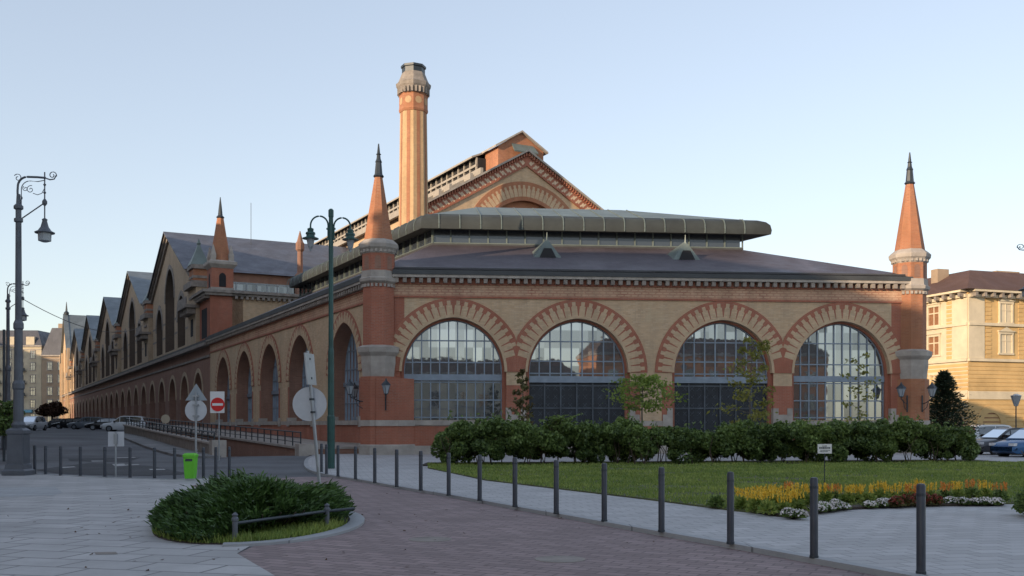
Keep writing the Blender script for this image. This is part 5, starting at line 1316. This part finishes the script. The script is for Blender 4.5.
kp = ((bx_+3.76)*.846-(by_-13.56)*.533) < -.10; bx_, by_, a, r, hill = bx_[kp], by_[kp], a[kp], r[kp], hill[kp]; n = len(a)
hill *= .86+.28*np.sin(bx_*5.3+2)*np.sin(by_*4.7)
zf = hill*RNG.uniform(.35, 1.06, n)**.6
P = np.stack([bx_, by_, .03+zf], 1)
out = np.stack([np.cos(a)*.9, np.sin(a)*.9, np.full(n,.55)], 1)
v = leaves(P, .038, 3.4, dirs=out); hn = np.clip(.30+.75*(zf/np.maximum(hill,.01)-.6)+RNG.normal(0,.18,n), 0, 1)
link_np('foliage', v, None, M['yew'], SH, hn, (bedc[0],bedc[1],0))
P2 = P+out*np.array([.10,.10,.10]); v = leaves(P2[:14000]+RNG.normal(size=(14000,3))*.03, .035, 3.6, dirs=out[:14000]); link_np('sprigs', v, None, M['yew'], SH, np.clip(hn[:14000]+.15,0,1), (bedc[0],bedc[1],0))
m = MB()
for i in range(90):
    aa = random.uniform(0, 2*math.pi); rr = random.uniform(.1, .85); q = bed(aa); x = bedc[0]+(q[0]-bedc[0])*rr; y = bedc[1]+(q[1]-bedc[1])*rr
    m.tube([(bedc[0]+(x-bedc[0])*.6, bedc[1]+(y-bedc[1])*.6, .03),(x,y,.35)], [.018,.008], 4)
m.build('branches', M['bark'], SH)
fg = blades('bed_grass', [bed(2*math.pi*k/40) for k in range(22,40)], 9000, .11, M['grassblade'], .03, .01); tag(fg, kind='stuff')
# low rail with two posts
RL = empty('bed_rail', (*G(235,543), 0), 'low dark rail on two short knobbed posts at the front of the shrub bed', 'rail')
q0 = G(235,543.5); q1 = G(327,531); q2 = (q1[0]+.35, q1[1]+.35); q_ = (q0[0]+.04, q0[1])
m = MB(); m.tube([(*q0,.27),(*q1,.30)], .022, 8); m.tube([(*q1,.30),(*q2,.31)], .022, 8); m.build('rail', M['iron'], RL)
for q in (q0, q1): m = MB(); m.ngon(q[0], q[1], [(.035,0),(.035,.30),(.045,.31),(.045,.34),(.03,.36),(.04,.39),(.01,.42)], 10); m.build('post', M['greylamp'], RL)
# trees
def sapling(name, label, x, y, z0, h, crown, n, mat, ls=.1, trunk_r=.035, lean=0, cbase=.4, flat=1.0, group='young trees before the hall front', nb=16):
    T = empty(name, (x,y,z0), label, 'tree', group); m = MB(); top = Vector((x+lean, y, z0+h*.96))
    pts = [(x,y,z0-.05),(x+lean*.3+.02,y,z0+h*.3),(x+lean*.6-.02,y,z0+h*.6),tuple(top)]
    m.tube(pts, [trunk_r,trunk_r*.8,trunk_r*.5,trunk_r*.15], 7); m.build('trunk', M['twig'], T)
    m = MB(); tips = []
    for k in range(nb):
        f_ = cbase+(1-cbase)*(k+random.random()*.6)/nb; f_ = min(f_, .98); p = Vector(pts[0]).lerp(top, f_)
        a = k*2.4+random.uniform(-.3,.3); w = crown*(1-.55*((f_-cbase)/(1-cbase))**1.5)*random.uniform(.6,1.1)*(.65+.35*min(1,(f_-cbase)*6))
        t_ = p+Vector((math.cos(a)*w, math.sin(a)*w, w*random.uniform(.15,.6)/flat))
        mid = p.lerp(t_, .5)+Vector((0,0,w*.08)); m.tube([tuple(p),tuple(mid),tuple(t_)], [.014,.01,.004], 5)
        for j in range(5): tips.append((p.lerp(t_, .25+.2*j), w*.26))
        for j in range(2):
            b = a+random.choice((-1,1))*.7; t2 = mid+Vector((math.cos(b)*w*.5, math.sin(b)*w*.5, w*.12)); m.tube([tuple(mid),tuple(t2)], [.008,.003], 4); tips += [(mid.lerp(t2,.6), w*.2),(t2, w*.22)]
    m.build('branches', M['twig'], T)
    idx = RNG.integers(0, len(tips), n); c_ = np.array([tuple(t[0]) for t in tips])[idx]; r_ = np.array([t[1] for t in tips])[idx]
    P = c_+RNG.normal(size=(n,3))*r_[:,None]*np.array([.75,.75,.4/flat+.15])
    link_np('leaves', leaves(P, ls, 1.7, .6), None, mat, T, np.clip(RNG.normal(.5,.25,n),0,1), (x,y,z0)); return T
yt = 44.0
sapling('young_tree', 'thin reddish young tree between the first big window and the first gate', GX(523,44.5), 44.5, SWZ, 4.1, .55, 700, M['redleaf'], .11, .035, 0, .35)
sapling('young_tree', 'young tree with flat bright green crown in front of the wide pier between the gates', GX(641,43.5), 43.5, SWZ, 3.75, 1.8, 1500, M['treeleaf'], .105, .06, .1, .6, 5, nb=22)
sapling('young_tree', 'sparse yellow green young tree before the second gate', GX(748,44.5), 44.5, SWZ, 5.6, 1.25, 1300, M['yellowleaf'], .11, .04, .2, .22, 1.6, nb=20)
sapling('young_tree', 'very sparse young tree before the rightmost big window', GX(859,46), 46, SWZ, 5.0, .95, 330, M['yellowleaf'], .11, .03, 0, .25, 1.3, nb=14)
# fern-like shrub rising from the hedge
F_ = empty('leafy_shrub', (GX(558,38.6),38.6,SWZ), 'feathery shoots rising from the hedge before the first gate', 'shrub'); m = MB(); tp = []; dd = []
for k in range(22):
    a = k*2.4; l = random.uniform(.6,1.0); b0 = Vector((GX(558,38.6)+random.uniform(-.35,.35),38.5+random.uniform(-.2,.2),1.2+random.uniform(0,.5))); e = b0+Vector((math.cos(a)*l*.8, math.sin(a)*l*.5, l*.45)); m.tube([tuple(b0),tuple(b0.lerp(e,.5)+Vector((0,0,.12))),tuple(e)], [.012,.008,.004], 4)
    for j in range(16):
        p = b0.lerp(e, .2+.8*j/16)+Vector((0,0,.1*math.sin(math.pi*(.2+.8*j/16))))
        for sg in (-1,1): tp.append(tuple(p+Vector((-math.sin(a)*sg*.09, math.cos(a)*sg*.09, 0)))); dd.append((-math.sin(a)*sg, math.cos(a)*sg, -.2))
m.tube([(GX(558,38.6),38.6,0),(GX(558,38.6),38.6,1.4)], .03, 6); m.build('stems', M['bark'], F_)
link_np('fronds', leaves(np.array(tp), .07, 2.4, .5, np.array(dd)), None, M['hedge'], F_, np.full(len(tp), .85), (0,0,0))
# conifer
cx_, cy_ = GX(944,56), 61.0; cx_ = GX(944,61)
CF = empty('conifer', (cx_,cy_,.05), 'dark conical fir tree behind the right end of the hedge', 'tree'); Hc = 4.9
m = MB(); m.tube([(cx_,cy_,0),(cx_,cy_,Hc)], [.12,.02], 8); m.build('trunk', M['bark'], CF)
m = MB(); pp = []; dd = []
for k in range(150):
    z = .35+(Hc-.4)*(k/150); w = 2.1*(1-(z/Hc))**.85*random.uniform(.75,1.15)+.08; a = k*2.39996; e = Vector((cx_+math.cos(a)*w, cy_+math.sin(a)*w, z+w*.28)); b0 = Vector((cx_,cy_,z)); m.tube([tuple(b0),tuple(e)], [.015,.004], 4)
    for j in range(75):
        f_ = random.uniform(.15,1.05); p = b0.lerp(e, f_); sp = .16*w*(1.2-f_*.6)+.05
        pp.append((p.x+random.gauss(0,sp), p.y+random.gauss(0,sp), p.z+random.gauss(0,.05)-.02)); dd.append((math.cos(a), math.sin(a), .35))
m.build('branches', M['bark'], CF)
link_np('needles', leaves(np.array(pp), .07, 3.0, .8, np.array(dd)), None, M['fir'], CF, np.clip(RNG.normal(.5,.25,len(pp)),0,1), (0,0,0))
# brown tree at the end of the street
def crown_tree(name, label, x, y, z0, h, w, n, mat, ls, trunk=.2):
    T = empty(name, (x,y,z0), label, 'tree'); m = MB(); m.tube([(x,y,z0-.2),(x,y,z0+h*.45)], [trunk,trunk*.7], 8)
    cs = []
    for k in range(14):
        a = k*2.4; r_ = w*random.uniform(.25,.8); c_ = (x+math.cos(a)*r_, y+math.sin(a)*r_, z0+h*random.uniform(.45,.82)); cs.append(c_); m.tube([(x,y,z0+h*.35), c_], [trunk*.4,.04], 5)
    m.build('trunk', M['bark'], T)
    idx = RNG.integers(0, 14, n); d = RNG.normal(size=(n,3)); d /= np.linalg.norm(d,axis=1,keepdims=True)
    P = np.array(cs)[idx]+d*(w*.42*RNG.uniform(.5,1.05,n)**.5)[:,None]*np.array([1,1,.7])
    link_np('crown', leaves(P, ls, 1.5), None, mat, T, np.clip(RNG.normal(.45,.28,n),0,1), (x,y,z0)); return T
crown_tree('brown_tree', 'reddish brown leafed tree before the brown building at the street end', GX(52,186), 186, 1.7, 4.4, 2.6, 4500, M['brownleaf'], .26)
crown_tree('dark_tree', 'dark foliage at the far left edge behind the big lamp', GX(-3,44), 44, 0, 3.0, 1.0, 5000, M['hedge'], .1, .08)
# flower bed
P_ = [G(*p, SWZ+.03) for p in ((760,512.5),(797,517.5),(820,512),(844,508.8),(902,505.2),(1004,504.2),(1000,496.5),(900,494),(830,494),(770,498),(728,505))]
sheet('flower_bed_soil', P_, SWZ+.05, M['soil'], .04)
M['fl_yellow'] = mat_plain('yellow_petals', (.78,.50,.04), .6, 0, .25, 30); M['fl_orange'] = mat_plain('orange_petals', (.68,.25,.04), .6, 0, .25, 30)
M['fl_white'] = mat_plain('white_petals', (.72,.68,.68), .6, 0, .1, 30); M['fl_red'] = mat_plain('dark_red_leaves', (.20,.035,.02), .6, 0, .35, 30)
def clump(kind, px_, py_, w, h, lab, grp):
    x, y = G(px_, py_, SWZ+.05); T = empty('flowering_plant', (x,y,SWZ+.05), lab, 'flowers', grp); n = 260; w = w*random.uniform(.8,1.15); h = h*random.uniform(.75,1.15)
    gm_ = {'white': 'hedge', 'yellow': 'grassblade', 'orange': 'hedge', 'red': 'redleaf', 'green': 'hedge'}[kind]
    d = RNG.normal(size=(n,3)); d[:,2] = abs(d[:,2]); d /= np.linalg.norm(d,axis=1,keepdims=True)
    P = np.array([x,y,SWZ+.05])+d*np.array([w,w,h*.8])*RNG.uniform(.5,1,(n,1)); link_np('leaves', leaves(P,.05,1.8,0,d), None, M[gm_], T, np.clip(RNG.normal(.5,.25,n),0,1), (x,y,SWZ))
    if kind == 'green': return
    if kind in ('yellow','orange'):
        k = 19; ang = RNG.uniform(0,2*np.pi,k); r_ = np.sqrt(RNG.random(k))*w*.9; base = np.stack([x+np.cos(ang)*r_, y+np.sin(ang)*r_, np.full(k,SWZ+.05+h*.75)],1)
        Pf = np.concatenate([base+np.array([0,0,.02*j])+(np.arange(k)%3)[:,None]*np.array([0,0,.02])+RNG.normal(size=(k,3))*.006 for j in range(7)]); dr = np.tile([0,0,1.],(len(Pf),1)); v = leaves(Pf,.026,2.0,0,dr)
    else:
        k = 110 if kind == 'white' else 120; d = RNG.normal(size=(k,3)); d[:,2] = abs(d[:,2])+.2; d /= np.linalg.norm(d,axis=1,keepdims=True); v = leaves(np.array([x,y,SWZ+.06])+d*np.array([w,w,h*.85]),.042,1.1,0)
    link_np('blossoms', v, None, M['fl_'+kind], T, None, (x,y,SWZ))
def row(kind, pts, w, h, lab, grp):
    od = ['leftmost','second','third','fourth','fifth','sixth','seventh','eighth','ninth','tenth','eleventh','twelfth','thirteenth','fourteenth','fifteenth','sixteenth','seventeenth','eighteenth','nineteenth','twentieth','twenty-first','twenty-second','twenty-third']
    for i, (a, b) in enumerate(sorted(pts)): clump(kind, a, b, w, h, lab if len(pts) == 1 else lab+', '+od[i]+(' of its colour' if i == 0 else ' of its colour from the left'), grp)
row('green', [(716,506)], .2, .26, 'green leafy plant without flowers at the left end of the flower bed', None)
yl = [(742,508),(755,511),(768,513),(757,504),(772,506),(784,512),(786,504),(798,509),(800,502),(772,500),(812,505),(846,503),(858,501),(868,503),(880,500),(892,501.5),(905,498.5),(918,499),(826,503),(930,500),(958,499),(985,499)]
row('yellow', yl, .16, .27, 'yellow plumed flowers in the bed', 'yellow flowers in the bed')
row('orange', [(834,500),(790,498),(912,502.5),(946,500.5),(1000,500),(972,497.5)], .16, .26, 'orange plumed flowers in the bed', 'orange flowers in the bed')
row('white', [(789,516),(798,516.5),(818,511),(826,509.8),(834,509),(842,508),(822,507.5),(836,506),(870,506.3),(880,505.6),(890,504.8),(884,503.5),(950,503),(962,503.4),(975,503.5),(985,503.4),(996,503.4)], .14, .13, 'white cushion flowers in the bed', 'white flowers in the bed')
row('red', [(896,505.6),(906,504.8),(916,504.3),(926,504),(936,503.8),(910,501),(922,501)], .15, .2, 'dark red leafy plants in the bed', 'dark red plants in the bed')

# fallen leaves on the paving
n = 520; P = np.stack([RNG.uniform(-9, 6, n), RNG.uniform(9, 27, n), np.full(n, .03)], 1); d_ = np.hypot(P[:,0]-bedc[0], P[:,1]-bedc[1]); P = P[RNG.random(n) < np.clip(1.3-d_/7, .12, 1)]
P[:,2] = .024; dl = RNG.normal(size=(len(P),3)); dl[:,2] *= .15; v = leaves(P, .045, 1.5, 6, dl); v[:,2] = np.clip(v[:,2], .02, .05)
tag(link_np('fallen_leaves', v, None, M['brownleaf'], None, np.clip(RNG.normal(.6,.3,len(P)),0,1)), kind='stuff')
for px_, py_ in ((430,540),(560,560)):
    x, y = G(px_, py_); m = MB(); m.ngon(x, y, [(.3,.008),(.3,.013)], 24); tag(m.build('manhole_cover', M['stone_dark']), kind='structure')
